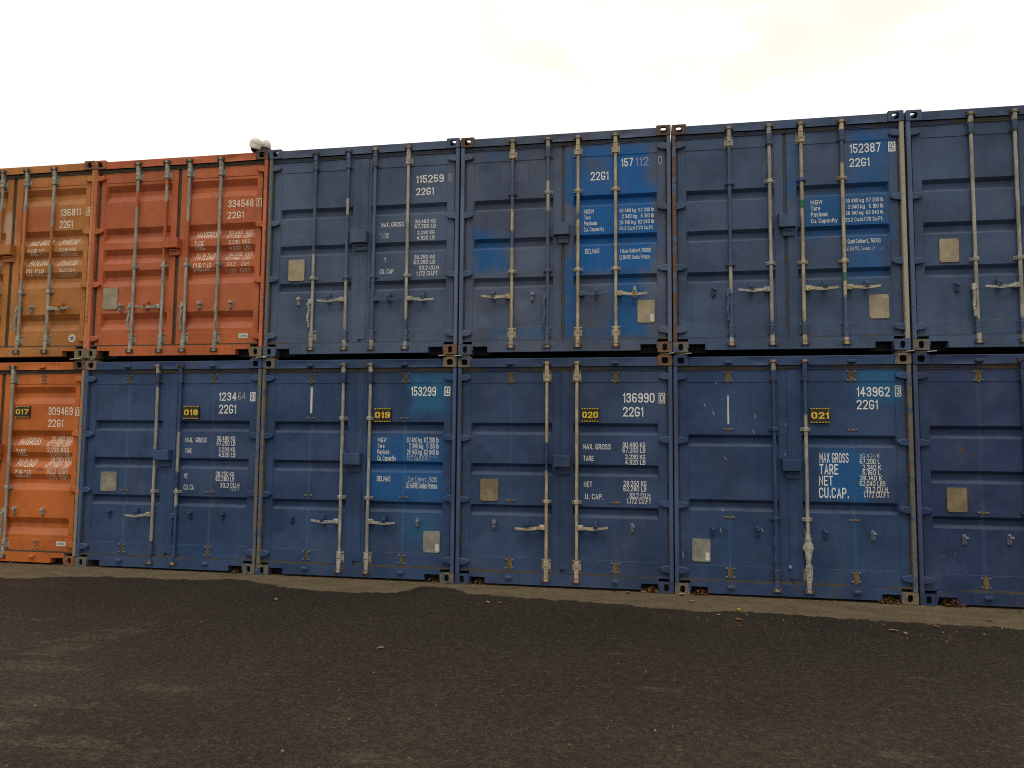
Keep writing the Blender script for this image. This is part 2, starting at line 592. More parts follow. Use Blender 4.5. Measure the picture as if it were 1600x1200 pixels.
def _glyphs():
    w, h = W_, W_ / 2
    q = 0.22           # corner height
    top = _arc(h, 1 - q, h, q, 0, 180)
    bot = _arc(h, q, h, q, 180, 360)
    O = top + bot + [top[0]]
    g = {}
    g['0'] = g['O'] = [O]
    g['1'] = [[(0.02, 0.80), (0.16, 1.0), (0.16, 0.0)]]
    g['2'] = [_arc(h, 1 - q, h, q, 180, 0) + [(w, 0.68), (w * 0.9, 0.55), (0.0, 0.0), (w, 0.0)]]
    g['3'] = [_arc(h, 0.78, h, 0.22, 170, -75) + [(h * 0.8, 0.54)], [(h * 0.8, 0.54)] + _arc(h, 0.27, h, 0.27, 80, -170)]
    g['4'] = [[(w * 0.72, 0.0), (w * 0.72, 1.0)], [(w * 0.70, 1.0), (0.0, 0.30), (w * 1.05, 0.30)]]
    g['5'] = [[(w * 0.95, 1.0), (0.04, 1.0), (0.02, 0.53)] + _arc(h, 0.30, h, 0.30, 130, -165, 9)]
    g['6'] = [_arc(h, 1 - q, h, q, 25, 180) + [(0.0, 0.3)], _arc(h, 0.28, h, 0.28, 180, 540, 12)]
    g['9'] = [[(w - x, 1 - y) for x, y in ln] for ln in g['6']]
    g['7'] = [[(0.0, 1.0), (w, 1.0), (w * 0.36, 0.0)]]
    g['8'] = [_arc(h, 0.76, h * 0.92, 0.24, -90, 270, 12), _arc(h, 0.26, h, 0.26, 90, 450, 12)]
    g['A'] = [[(0, 0), (h, 1), (w, 0)], [(w * 0.15, 0.30), (w * 0.85, 0.30)]]
    g['B'] = [[(0, 0), (0, 1)], [(0, 1), (h, 1)] + _arc(h, 0.77, h, 0.23, 90, -90)[1:] + [(0, 0.54)], [(h, 0.54)] + _arc(h, 0.27, h, 0.27, 90, -90)[1:] + [(0, 0)]]
    C = _arc(h, 1 - q, h, q, 5, 180) + _arc(h, q, h, q, 180, 355)
    g['C'] = [C]
    g['D'] = [[(0, 0), (0, 1), (h * 0.8, 1)] + _arc(h * 0.8, 0.7, w - h * 0.8, 0.3, 90, 0) + _arc(h * 0.8, 0.3, w - h * 0.8, 0.3, 0, -90) + [(0, 0)]]
    g['E'] = [[(w * .9, 1), (0, 1), (0, 0), (w * .9, 0)], [(0, 0.52), (w * .75, 0.52)]]
    g['F'] = [[(w * .9, 1), (0, 1), (0, 0)], [(0, 0.52), (w * .75, 0.52)]]
    g['G'] = [C[:-1] + [(w, 0.24), (w, 0.42), (h, 0.42)]]
    g['H'] = [[(0, 0), (0, 1)], [(w, 0), (w, 1)], [(0, .52), (w, .52)]]
    g['I'] = [[(0.04, 0), (0.04, 1)]]
    g['K'] = [[(0, 0), (0, 1)], [(w, 1), (0.03, 0.42)], [(w * .3, 0.62), (w, 0)]]
    g['L'] = [[(0, 1), (0, 0), (w * .85, 0)]]
    g['M'] = [[(0, 0), (0, 1), (w * .6, 0.35), (w * 1.2, 1), (w * 1.2, 0)]]
    g['N'] = [[(0, 0), (0, 1), (w, 0), (w, 1)]]
    g['P'] = [[(0, 0), (0, 1)], [(0, 1), (h, 1)] + _arc(h, 0.73, h, 0.27, 90, -90)[1:] + [(0, 0.46)]]
    g['Q'] = [O, [(h, .2), (w, 0)]]
    g['R'] = g['P'] + [[(h, 0.46), (w, 0)]]
    g['S'] = [_arc(h, 0.76, h, 0.24, 15, 270, 8) + _arc(h, 0.26, h, 0.26, 90, -165, 8)]
    g['T'] = [[(0, 1), (w, 1)], [(h, 1), (h, 0)]]
    g['U'] = [[(0, 1)] + bot + [(w, 1)]]
    g['V'] = [[(0, 1), (h, 0), (w, 1)]]
    g['W'] = [[(0, 1), (w * .32, 0), (w * .64, 0.9), (w * .96, 0), (w * 1.28, 1)]]
    g['X'] = [[(0, 0), (w, 1)], [(0, 1), (w, 0)]]
    g['Y'] = [[(0, 1), (h, 0.5), (w, 1)], [(h, .5), (h, 0)]]
    x = 0.70
    lo = _arc(h, x / 2, h, x / 2, 0, 360, 12)
    g['o'] = [lo]
    g['a'] = [_arc(h, x - .18, h, .18, 160, 0) + [(w, 0)], [(w, .42)] + _arc(h, .2, h, .2, 90, 290, 8) + [(w, .12)]]
    g['b'] = [[(0, 1), (0, 0)], lo]
    g['c'] = [_arc(h, x / 2, h, x / 2, 40, 320, 10)]
    g['d'] = [[(w, 1), (w, 0)], lo]
    g['e'] = [[(0, x / 2), (w, x / 2)] + _arc(h, x / 2, h, x / 2, 0, 310, 10)]
    g['g'] = [lo, [(w, x), (w, -.1)] + _arc(h, -.1, h, .15, 0, -170)]
    g['i'] = [[(.03, 0), (.03, x)], [(.03, .86), (.03, 1)]]
    g['k'] = [[(0, 0), (0, 1)], [(w, x), (.02, .3)], [(w * .3, .45), (w, 0)]]
    g['l'] = [[(.03, 0), (.03, 1)]]
    g['m'] = [[(0, 0), (0, x)], [(0, x - .15)] + _arc(w * .3, x - .18, w * .3, .18, 160, 0) + [(w * .6, 0)], [(w * .6, x - .18)] + _arc(w * .9, x - .18, w * .3, .18, 160, 0) + [(w * 1.2, 0)]]
    g['n'] = [[(0, 0), (0, x)], [(0, x - .15)] + _arc(h, x - .18, h, .18, 160, 0) + [(w, 0)]]
    g['p'] = [[(0, x), (0, -.25)], lo]
    g['r'] = [[(0, 0), (0, x)], [(0, x - .2)] + _arc(h * .9, x - .2, h * .9, .2, 170, 60)]
    g['t'] = [[(h * .5, 1), (h * .5, .1), (h, 0), (w * .7, 0)], [(0, x), (w * .7, x)]]
    g['u'] = [[(0, x)] + _arc(h, .18, h, .18, 180, 360) + [(w, x)], [(w, x), (w, 0)]]
    g['x'] = [[(0, 0), (w, x)], [(0, x), (w, 0)]]
    g['y'] = [[(0, x), (h, 0)], [(w, x), (h * .6, -.28)]]
    g['.'] = [[(.03, 0), (.03, .10)]]
    g[','] = [[(.05, .10), (.0, -.12)]]
    return g


GLYPH = _glyphs()


def stroke_text(s, sw):
    """quads along every stroke, mitred at the joints; sw = stroke width"""
    vs, fs, layer = [], [], []
    x0 = 0.0
    k = 0
    for ch in s:
        if ch == ' ':
            x0 += 0.36
            continue
        g = GLYPH[ch]
        wd = max(p[0] for l in g for p in l)
        for line in g:
            pts = [line[0]]
            for p in line[1:]:
                if math.hypot(p[0] - pts[-1][0], p[1] - pts[-1][1]) > 1e-4:
                    pts.append(p)
            closed = math.hypot(pts[0][0] - pts[-1][0], pts[0][1] - pts[-1][1]) < 1e-3
            if closed:
                pts = pts[:-1]
            n = len(pts)
            pts = [(a, sw / 2 + c * (1 - sw)) for a, c in pts]
            if not closed and n > 1:
                for e, f in ((0, 1), (-1, -2)):
                    dx, dy = pts[e][0] - pts[f][0], pts[e][1] - pts[f][1]
                    L = math.hypot(dx, dy)
                    pts[e] = (pts[e][0] + dx / L * sw * 0.5, pts[e][1] + dy / L * sw * 0.5)
            b = len(vs)
            for i in range(n):
                p, c = pts[i], None
                pr = pts[i - 1] if (i or closed) else None
                nx = pts[(i + 1) % n] if (i < n - 1 or closed) else None
                ds = []
                for a, e in ((pr, p), (p, nx)):
                    if a is not None and e is not None:
                        L = math.hypot(e[0] - a[0], e[1] - a[1])
                        ds.append(((e[0] - a[0]) / L, (e[1] - a[1]) / L))
                if len(ds) == 1:
                    nrm, m = (-ds[0][1], ds[0][0]), 1.0
                else:
                    nx_, ny_ = -ds[0][1] - ds[1][1], ds[0][0] + ds[1][0]
                    L = math.hypot(nx_, ny_)
                    if L < 1e-3:
                        nrm, m = (-ds[0][1], ds[0][0]), 1.0
                    else:
                        nrm = (nx_ / L, ny_ / L)
                        m = min(1.9, 1.0 / max(0.3, nrm[0] * -ds[0][1] + nrm[1] * ds[0][0]))
                vs.append((x0 + p[0] + nrm[0] * m * sw / 2, p[1] + nrm[1] * m * sw / 2))
                vs.append((x0 + p[0] - nrm[0] * m * sw / 2, p[1] - nrm[1] * m * sw / 2))
                layer += [k % 5, k % 5]
            for i in range(n if closed else n - 1):
                a, c = b + 2 * i, b + 2 * ((i + 1) % n)
                fs.append((a + 1, c + 1, c, a))
            k += 1
        x0 += wd + sw + 0.13
    return vs, fs, layer


def fit_text(s, x0, z0, x1, z1, shear=0.0, sw=0.155):
    vs, fs, layer = stroke_text(s, sw)
    a, c = min(v[0] for v in vs), max(v[0] for v in vs)
    sx, sz = (x1 - x0) / max(1e-6, c - a), (z1 - z0)
    if len(s) == 1:
        sx = min(sx, sz * 0.9)
    return [(x0 + (v[0] - a) * sx + v[1] * sz * shear - shear * sz * 0.5, z0 + v[1] * sz, -0.0003 * l) for v, l in zip(vs, layer)], fs


def lettering(name, entry, leaf, parent, seed, tint):
    s, x0, z0, x1, z1, kind = entry
    b = MB()
    shear, boxed = 0.0, 0
    while s.startswith('#'):
        boxed += 1
        s = s[1:]
    if s.startswith('/'):
        shear, s = 0.06, s[1:]
    if boxed:
        wd = 0.007 if boxed == 1 else 0.012
        for (a, c, e, f) in ((x0, x1, z0, z0 + wd), (x0, x1, z1 - wd, z1), (x0, x0 + wd, z0 + wd, z1 - wd), (x1 - wd, x1, z0 + wd, z1 - wd)):
            b.add([(a, 0, e), (c, 0, e), (c, 0, f), (a, 0, f)], [(0, 1, 2, 3)])
        m = 0.015 if boxed == 1 else 0.018
        x0, x1, z0, z1 = x0 + m, x1 - m, z0 + 0.016, z1 - 0.016
    sw = 0.135 if z1 - z0 > 0.065 else 0.125
    pv, pf = fit_text(s, x0, z0, x1, z1, shear, sw if boxed < 2 else 0.15)
    b.add([(x, l, z) for x, z, l in pv], pf)
    bm = bmesh.new()
    me0 = bpy.data.meshes.new('tmp')
    me0.from_pydata(b.v, [], b.f)
    bm.from_mesh(me0)
    bpy.data.meshes.remove(me0)
    lo, hi = min(v.co.z for v in bm.verts), max(v.co.z for v in bm.verts)
    cuts = [z for z in zbreaks(leaf.style) if lo < z < hi]
    for z in cuts:
        bmesh.ops.bisect_plane(bm, geom=bm.verts[:] + bm.edges[:] + bm.faces[:], plane_co=(0, 0, z), plane_no=(0, 0, 1))
    for v in bm.verts:
        x, z = v.co.x, v.co.z
        v.co.y += min(leaf.y(x, z), leaf.y(x - .01, z), leaf.y(x + .01, z)) - 0.0015
    me = bpy.data.meshes.new(name)
    bm.to_mesh(me)
    bm.free()
    me.materials.append(lettering_mat(kind, tint, seed))
    o = bpy.data.objects.new(name, me)
    COL.objects.link(o)
    o.parent = parent
    return o


# ------------------------------------------------------------------ container parts
def casting(parent, left, top, mat, dark, upper):
    """hollow corner casting with its end and top apertures"""
    Wc, Hc, Dc, r = 0.162, 0.118, 0.178, 0.013
    hw, hh = (0.037, 0.036) if top else (0.026, 0.040)
    b = MB()
    corners = [(Wc - r, Hc - r, 0), (r, Hc - r, 90), (r, r, 180), (Wc - r, r, 270)]
    outer = []
    for (cx, cz, a0) in corners:
        for k in range(5):
            a = R(a0 + 90 * k / 4)
            outer.append((cx + r * math.cos(a), cz + r * math.sin(a)))
    # extra points along the flats
    full = []
    for i, p in enumerate(outer):
        full.append(p)
        if i % 5 == 4:
            q = outer[(i + 1) % len(outer)]
            for k in (1, 2, 3):
                full.append((p[0] + (q[0] - p[0]) * k / 4, p[1] + (q[1] - p[1]) * k / 4))
    cx, cz = Wc / 2, Hc / 2

    def hole(px, pz, hx, hz):
        a = math.atan2(pz, px)
        e = 3.2
        rr = (abs(math.cos(a) / hx) ** e + abs(math.sin(a) / hz) ** e) ** (-1 / e)
        return rr * math.cos(a), rr * math.sin(a)
    n = len(full)
    front = [(x + (cx - x) * 0.03, 0.0, z + (cz - z) * 0.03) for x, z in full]
    edge = [(x, 0.004, z) for x, z in full]
    hol = [hole(x - cx, z - cz, hw, hh) for x, z in full]
    h0 = [(cx + a, 0.0, cz + c) for a, c in hol]
    h1 = [(cx + a, 0.030, cz + c) for a, c in hol]
    back = [(x, Dc, z) for x, z in full]
    vs = front + edge + h0 + h1
    fs = []
    for i in range(n):
        j = (i + 1) % n
        fs += [(i, j, 2 * n + j, 2 * n + i), (2 * n + i, 2 * n + j, 3 * n + j, 3 * n + i), (n + i, n + j, j, i)]
    b.add(vs, fs)
    # outer skin, leaving the flat of the top face open for its own aperture
    vs = edge + back
    fs = []
    for i in range(n):
        j = (i + 1) % n
        flat_top = full[i][1] > Hc - 1e-4 and full[j][1] > Hc - 1e-4
        if not flat_top:
            fs.append((i, j, n + j, n + i))
    fs.append(tuple(range(n, 2 * n)))
    b.add(vs, fs)
    rect = []
    xa, xb, ya, yb = r, Wc - r, 0.004, Dc
    for k in range(8):
        rect.append((xa + (xb - xa) * k / 8, ya))
    for k in range(8):
        rect.append((xb, ya + (yb - ya) * k / 8))
    for k in range(8):
        rect.append((xb - (xb - xa) * k / 8, yb))
    for k in range(8):
        rect.append((xa, yb - (yb - ya) * k / 8))
    mx, my = Wc / 2, Dc / 2
    th = [hole(x - mx, y - my, 0.032, 0.062) for x, y in rect]
    m = len(rect)
    vs = [(x, y, Hc) for x, y in rect] + [(mx + a, my + c, Hc) for a, c in th] + [(mx + a, my + c, Hc - 0.028) for a, c in th]
    fs = []
    for i in range(m):
        j = (i + 1) % m
        fs += [(i, j, m + j, m + i), (m + i, m + j, 2 * m + j, 2 * m + i)]
    b.add(vs, fs)
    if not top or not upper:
        # dark plate added behind the aperture, standing in for the hollow's shade
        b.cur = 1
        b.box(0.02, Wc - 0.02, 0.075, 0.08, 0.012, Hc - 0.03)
    ox = 0 if left else CW - Wc
    oz = CH - Hc if top else 0
    b.v = [(x + ox, y, z + oz) for x, y, z in b.v]
    return b.build('corner_casting', [mat, dark], parent, smooth=30)


def hinge(parent, left, z, mat):
    b = MB()
    pts = [(0.012, -0.046), (0.085, -0.043), (0.125, -0.034), (0.150, -0.014), (0.150, 0.014), (0.125, 0.034), (0.085, 0.043), (0.012, 0.046)]
    b.prism([(x, zz * 0.86 + z) for x, zz in pts], 0.012, 0.058, 0.006)
    b.cyl((0.030, 0.020, z - 0.085), (0.030, 0.020, z + 0.085), 0.014, 10)
    if not left:
        b.v = [(CW - x, y, zz) for x, y, zz in b.v]
    return b.build('hinge', mat, parent, smooth=35)


def rod_bracket(parent, x, z, mat, full=True, dark=None):
    """bearing plate of a lock rod: tall at the ends of the door, low in the middle"""
    b = MB()
    if full:
        b.box(x - 0.047, x + 0.047, 0.044, 0.052, z - 0.066, z + 0.066, 0.002)
        b.box(x - 0.025, x + 0.025, -0.002, 0.045, z - 0.058, z + 0.058, 0.006)
        b.cur = 1
        for sx in (-1, 1):
            for sz in (-1, 1):
                b.dome((x + sx * 0.036, 0.044, z + sz * 0.045), 0.0105, 0.008, 8)
        b.box(x - 0.016, x + 0.016, -0.0035, -0.0021, z - 0.012, z - 0.004)
        b.box(x - 0.027, x + 0.027, 0.0, 0.044, z - 0.064, z - 0.0585)
    else:
        b.box(x - 0.052, x + 0.052, 0.040, 0.056, z - 0.018, z + 0.018, 0.002)
        b.box(x - 0.026, x + 0.026, -0.004, 0.042, z - 0.022, z + 0.022, 0.006)
        b.cur = 1
        for sx in (-1, 1):
            b.dome((x + sx * 0.040, 0.040, z), 0.009, 0.008, 8)
    return b.build('rod_bracket', [mat, dark], parent)


def lock_rod(parent, x, mat):
    b = MB()
    r = 0.0185
    b.cyl((x, 0.020, 0.10), (x, 0.020, 2.50), r, 14)
    for zc, s in ((2.455, 1), (0.145, -1)):
        b.box(x - 0.023, x + 0.023, -0.006, 0.042, zc - 0.042, zc + 0.042, 0.008)
        b.box(x - 0.017, x + 0.017, -0.004, 0.036, min(zc + s * 0.042, zc + s * 0.075), max(zc + s * 0.042, zc + s * 0.075), 0.004)
        b.prism([(x + a, zc + s * 0.062 + c) for a, c in ((-0.036, -0.014), (0.036, -0.014), (0.040, 0.0), (0.030, 0.014), (-0.030, 0.014), (-0.040, 0.0))], -0.010, 0.012, 0.004)
    return b.build('lock_rod', mat, parent, smooth=40)


def cam_keeper(parent, x, z, mat):
    b = MB()
    for s in (-1, 1):
        b.box(x + s * 0.034 - 0.011, x + s * 0.034 + 0.011, -0.020, 0.020, z - 0.028, z + 0.018, 0.004)
    b.box(x - 0.024, x + 0.024, 0.012, 0.019, z - 0.024, z + 0.014)
    return b.build('cam_keeper', mat, parent)


def keeper_stub(parent, x, z, mat):
    b = MB()
    pts = [(-0.036, -0.016), (0.036, -0.016), (0.040, 0.004), (0.028, 0.019), (-0.028, 0.019), (-0.040, 0.004)]
    b.prism([(x + a, z + c) for a, c in pts], -0.030, 0.020, 0.009)
    return b.build('cam_keeper', mat, parent, smooth=40)


def bolt_patch(parent, x, z, mats, tall):
    """bare patch and bolt heads left where a lock rod bracket was taken off"""
    b = MB()
    rnd = random.Random(int(x * 999 + z * 77))
    pts = []
    hw, hh = (0.030, 0.066) if tall else (0.034, 0.014)
    for k in range(14):
        a = 2 * math.pi * k / 14
        e = (abs(math.cos(a) / hw) ** 5 + abs(math.sin(a) / hh) ** 5) ** (-0.2) * rnd.uniform(0.86, 1.06)
        pts.append((x + e * math.cos(a), z + e * math.sin(a)))
    b.prism(pts, 0.0445 if tall else 0.050, 0.06)
    b.cur = 1
    if tall:
        for sx in (-1, 1):
            for sz in (-1, 1):
                b.dome((x + sx * 0.037, 0.049, z + sz * 0.046), 0.0115, 0.014)
    else:
        for sx in (-1, 1):
            b.dome((x + sx * 0.040, 0.055, z), 0.0115, 0.014)
    return b.build('bolt_patch', mats, parent)


def door_handle(parent, x, s, z, mat, mat2, droop=0.0):
    b = MB()
    b.box(min(x + s * 0.016, x + s * 0.075), max(x + s * 0.016, x + s * 0.075), -0.008, 0.040, z - 0.028, z + 0.028, 0.006)
    b.dome((x + s * 0.047, -0.008, z), 0.010, 0.006, 8)
    n = 10
    up, lo = [], []
    for k in range(n + 1):
        q = k / n
        xx = x + s * (0.065 + 0.285 * q)
        hh = 0.017 - 0.006 * q + (0.004 if 0.35 < q < 0.6 else 0)
        zz = z - 0.012 * math.sin(q * math.pi) + droop * q
        up.append((xx, zz + hh))
        lo.append((xx, zz - hh))
    pts = lo + up[::-1]
    if s < 0:
        pts = pts[::-1]
    vs = [(a, -0.020, c) for a, c in pts] + [(a, -0.006, c) for a, c in pts]
    k = len(pts)
    fs = []
    for i in range(n):
        j = k - 1 - i
        fs += [(i, i + 1, j - 1, j), (k + i + 1, k + i, k + j, k + j - 1)]
    for i in range(k):
        fs.append((k + i, k + (i + 1) % k, (i + 1) % k, i))
    b.add(vs, fs)
    o = b.build('door_handle', mat, parent)
    b = MB()
    hx = x + s * 0.212
    b.box(hx - 0.016, hx + 0.016, -0.002, 0.055, z - 0.012, z + 0.062, 0.005)
    b.box(hx - 0.024, hx + 0.024, -0.030, -0.022, z - 0.008, z + 0.030, 0.003)
    b.dome((hx, -0.030, z + 0.030), 0.017, 0.012)
    b.cyl((hx, 0.016, z + 0.066), (hx, 0.046, z + 0.066), 0.016, 10)
    ring = [(hx + 0.030 * math.cos(R(a)), z - 0.026 + 0.030 * math.sin(R(a))) for a in range(180, 361, 20)] + [(hx + 0.030, z - 0.012), (hx - 0.030, z - 0.012)]
    b.prism(ring, 0.012, 0.022, 0.003)
    b.build('handle_catch', mat2, parent)
    return o


def hanging_handle(parent, x, s, z, mat):
    b = MB()
    b.box(min(x, x + s * 0.05), max(x, x + s * 0.05), -0.006, 0.040, z - 0.030, z + 0.028, 0.006)
    rnd = random.Random(int(x * 500))
    n = 9
    for k in range(n):
        za, zb = z - 0.02 - 0.30 * k / n, z - 0.02 - 0.30 * (k + 1) / n
        off = 0.006 * math.sin(k * 1.1 + x * 9)
        wdt = 0.015 - 0.004 * k / n
        cx = x + s * 0.036 + off
        b.box(cx - wdt, cx + wdt, -0.016 + off, 0.000 + off, zb, za, 0.003)
    return b.build('door_handle', mat, parent)


def handle_hook(parent, x, z, mat):
    b = MB()
    b.prism([(x - 0.020, z - 0.055), (x + 0.020, z - 0.055), (x + 0.022, z + 0.030), (x + 0.008, z + 0.048), (x - 0.022, z + 0.044)], 0.036, 0.06, 0.004)
    b.box(x - 0.012, x + 0.026, -0.006, 0.040, z + 0.004, z + 0.026, 0.005)
    b.dome((x - 0.004, 0.036, z + 0.036), 0.016, 0.018)
    b.cyl((x + 0.002, 0.030, z - 0.030), (x + 0.002, 0.038, z - 0.030), 0.016, 10)
    b.box(x - 0.006, x + 0.014, 0.020, 0.032, z - 0.040, z + 0.008, 0.003)
    return b.build('handle_hook', mat, parent)


def number_sign(parent, txt, x0, x1, z0, z1):
    blk = plain('black_sign_face', (0.022, 0.018, 0.016), 0.5, 0.3, 20, 0.4)
    yel = plain('yellow_sign_print', (0.80, 0.53, 0.03), 0.5, 0.12, 25, 0.4)
    b = MB()
    b.box(x0, x1, 0.036, 0.052, z0, z1, 0.0015)
    b.cur = 1
    wd, hh = x1 - x0, z1 - z0
    pv, pf = fit_text(txt, x0 + wd * 0.06, z0 + hh * 0.28, x1 - wd * 0.06, z0 + hh * 0.72, 0.0, 0.19)
    b.add([(x, 0.0345 + l, z) for x, z, l in pv], pf)
    for k in range(7):
        a = x0 + wd * (0.02 + 0.143 * k)
        for zz in (z0 + hh * 0.02, z1 - hh * 0.075):
            b.add([(a, 0.0345, zz), (a + wd * 0.085, 0.0345, zz), (a + wd * 0.085, 0.0345, zz + hh * 0.055), (a, 0.0345, zz + hh * 0.055)], [(0, 1, 2, 3)])
    b.cur = 1
    for a in (x0 + wd * 0.09, x1 - wd * 0.09):
        b.dome((a, 0.036, z1 - hh * 0.17), 0.004, 0.003, 8)
    return b.build('number_sign', [blk, yel], parent)

# ------------------------------------------------------------------ container table
OCHRE, RUSTO, ORANGE = (0.43, 0.165, 0.042), (0.44, 0.112, 0.040), (0.52, 0.134, 0.026)
GREYB, GREYB2, GREYB3 = (0.071, 0.101, 0.165), (0.073, 0.097, 0.153), (0.053, 0.084, 0.152)
NAVY, NAVY2, NAVY3, NAVY4 = (0.033, 0.064, 0.142), (0.028, 0.058, 0.134), (0.031, 0.058, 0.126), (0.023, 0.042, 0.105)
VIVID, VIVID2, TEAL = (0.009, 0.112, 0.345), (0.014, 0.100, 0.275), (0.022, 0.120, 0.250)
# patch: (x0, x1, z0, z1), softness, colour, amount, hard edged
S = {}
S['U0'] = dict(x=-2.4409, up=1, col=OCHRE, style='five', rods=[(0.630, 'b', []), (1.047, 'b', [(1.3, 2.0)]), (1.413, 'b', [(1.05, 1.95)]), (1.830, 'b', [(1.25, 1.75)])],
               mids=[0.877], handles=[(1.830, 1, 0.652)], hang=[(1.413, -1)], hooks=[(1.574, 0.657)], box=(1.073, 1.275, 1.375, 1.508), astr=False,
               patches=[((1.30, 1.80, 1.62, 2.05), 0.12, RUSTO, 0.8, 0), ((1.35, 2.28, 2.24, 2.30), 0.1, RUSTO, 0.5, 0), ((1.05, 1.25, 1.55, 1.92), 0.05, (0.6, 0.42, 0.28), 0.6, 0)],
               cast=('brown', 'rust', 'tan', 'tan'), plate=None, no='136811', what='ochre orange container at the end of the upper row with a round white sticker')
S['U1'] = dict(x=-0.0096, up=1, col=RUSTO, style='five', rods=[(0.634, 'b', [(1.95, 2.15)]), (1.047, 'b', [(1.25, 2.0), (2.2, 2.32)]), (1.366, 'b', [(1.25, 1.75)]), (1.800, 'b', [])],
               mids=[1.172], handles=[(1.047, -1, 0.650)], hang=[(0.634, -1), (1.366, -1), (1.800, 0.3)], hooks=[(0.449, 0.655), (1.556, 0.660), (1.980, 0.662)],
               box=(1.070, 1.268, 1.385, 1.510), astr=False, patches=[((0.2, 2.2, 0.05, 0.33), 0.2, ORANGE, 0.4, 0)], cast=('rust', 'brown', 'tan', 'tan'),
               plate=(0.183, 0.393, 0.633, 0.915, 0), no='334548', what='brick orange container of the upper row below the white dome camera')
S['U2'] = dict(x=2.4493, up=1, col=GREYB, style='three', rods=[(0.617, 'b', [(1.25, 2.55)]), (1.043, 'b', [(0.9, 1.72), (1.92, 2.55), (0.2, 0.32)]), (1.386, 'b', [(0.20, 2.50)]), (1.805, 'b', [(0.15, 0.42)])],
               mids=[0.955], handles=[(1.043, -1, 0.683), (1.386, 1, 0.674), (1.805, 1, 0.672)], hang=[(0.617, -1)], hooks=[(0.429, 0.683)],
               box=(1.112, 1.305, 1.360, 1.506), astr=True, patches=[], cast=('paint', 'paint', 'paint', 'rust'), plate=(0.278, 0.490, 0.933, 1.199, 0),
               no='115259', what='plain grey blue container of the upper row')
S['U3'] = dict(x=4.9032, up=1, col=GREYB2, style='three', rods=[(0.623, 'w', [(1.70, 2.30), (1.25, 1.45)]), (1.042, 'b', [(0.10, 1.65), (2.02, 2.40)]), (1.390, 'w', [(1.55, 1.62)]), (1.818, 'w', [])],
               mids=[1.885, 0.965], handles=[(0.623, -1, 0.672), (1.390, 1, 0.680), (1.818, 1, 0.675)], hang=[(1.042, -1)], hooks=[(0.863, 0.673)],
               box=(1.113, 1.291, 1.364, 1.499), astr=False,
               patches=[((1.36, 2.26, 0.92, 1.92), 0.07, VIVID, 1.0, 0), ((1.78, 2.12, 0.16, 0.98), 0.07, VIVID2, 0.95, 0), ((1.36, 1.75, 0.17, 0.30), 0.05, VIVID2, 0.4, 0), ((1.236, 1.36, 0.18, 1.10), 0.02, VIVID2, 0.85, 0),
                        ((1.236, 1.37, 1.72, 2.42), 0.02, VIVID2, 0.85, 0), ((1.37, 2.16, 1.88, 2.42), 0.07, VIVID, 0.95, 0), ((1.46, 1.68, 2.06, 2.27), 0.08, GREYB2, 0.9, 0), ((1.25, 1.34, 1.15, 1.66), 0.06, GREYB2, 0.8, 0),
                        ((0.16, 0.58, 0.98, 1.44), 0.10, VIVID2, 0.95, 0), ((0.40, 1.05, 0.20, 0.30), 0.06, VIVID2, 0.5, 0), ((0.30, 0.75, 2.32, 2.42), 0.06, VIVID2, 0.35, 0),
                        ((0.475, 0.810, 2.032, 2.270), 0.004, (0.045, 0.05, 0.07), 0.9, 1), ((0.481, 0.804, 2.038, 2.264), 0.004, (0.080, 0.102, 0.165), 1.0, 1)],
               cast=('brown', 'brown', 'paint', 'rust'), plate=(2.059, 2.251, 0.340, 0.598, 1), no='157112', what='grey blue container with bright blue door areas in the upper row')
S['U4'] = dict(x=7.3502, up=1, col=GREYB3, style='three', rods=[(0.626, 'b', [(0.95, 2.30), (0.15, 0.65)]), (1.053, 'b', [(2.28, 2.42), (0.18, 0.34)]), (1.386, 'w', [(0.18, 0.34), (1.87, 1.90)]), (1.806, 'w', [(2.05, 2.40), (0.14, 0.60)])],
               mids=[1.889, 0.972], handles=[(1.053, -1, 0.682), (1.386, 1, 0.682), (1.806, 1, 0.684)], hang=[(0.626, -1)], hooks=[(0.444, 0.684)],
               box=(1.138, 1.311, 1.354, 1.496), astr=False,
               patches=[((1.86, 2.27, 1.70, 2.42), 0.08, VIVID2, 0.85, 0), ((1.42, 2.26, 1.27, 1.70), 0.08, VIVID2, 0.9, 0), ((1.86, 2.24, 0.78, 1.35), 0.09, VIVID2, 0.85, 0), ((1.25, 1.33, 1.75, 2.30), 0.03, VIVID2, 0.7, 0)],
               cast=('brown', 'paint', 'worn', 'paint'), plate=(2.051, 2.249, 0.345, 0.602, 0), no='152387', what='grey blue container of the upper row with cream rods and a pale edge strip')
S['U5'] = dict(x=9.8071, up=1, col=GREYB3, style='three', rods=[(0.637, 'b', [(2.30, 2.42), (0.17, 0.34)]), (1.057, 'b', [(2.30, 2.42), (0.17, 0.34)]), (1.387, 'b', []), (1.806, 'b', [])],
               mids=[0.953], handles=[(1.057, -1, 0.666)], hang=[(0.637, -1)], hooks=[(0.458, 0.671)], box=(1.13, 1.31, 1.355, 1.497), astr=True,
               patches=[], cast=('paint', 'paint', 'worn', 'paint'), plate=(0.303, 0.492, 0.934, 1.186, 0), no='', what='grey blue container of the upper row cut by the picture edge')
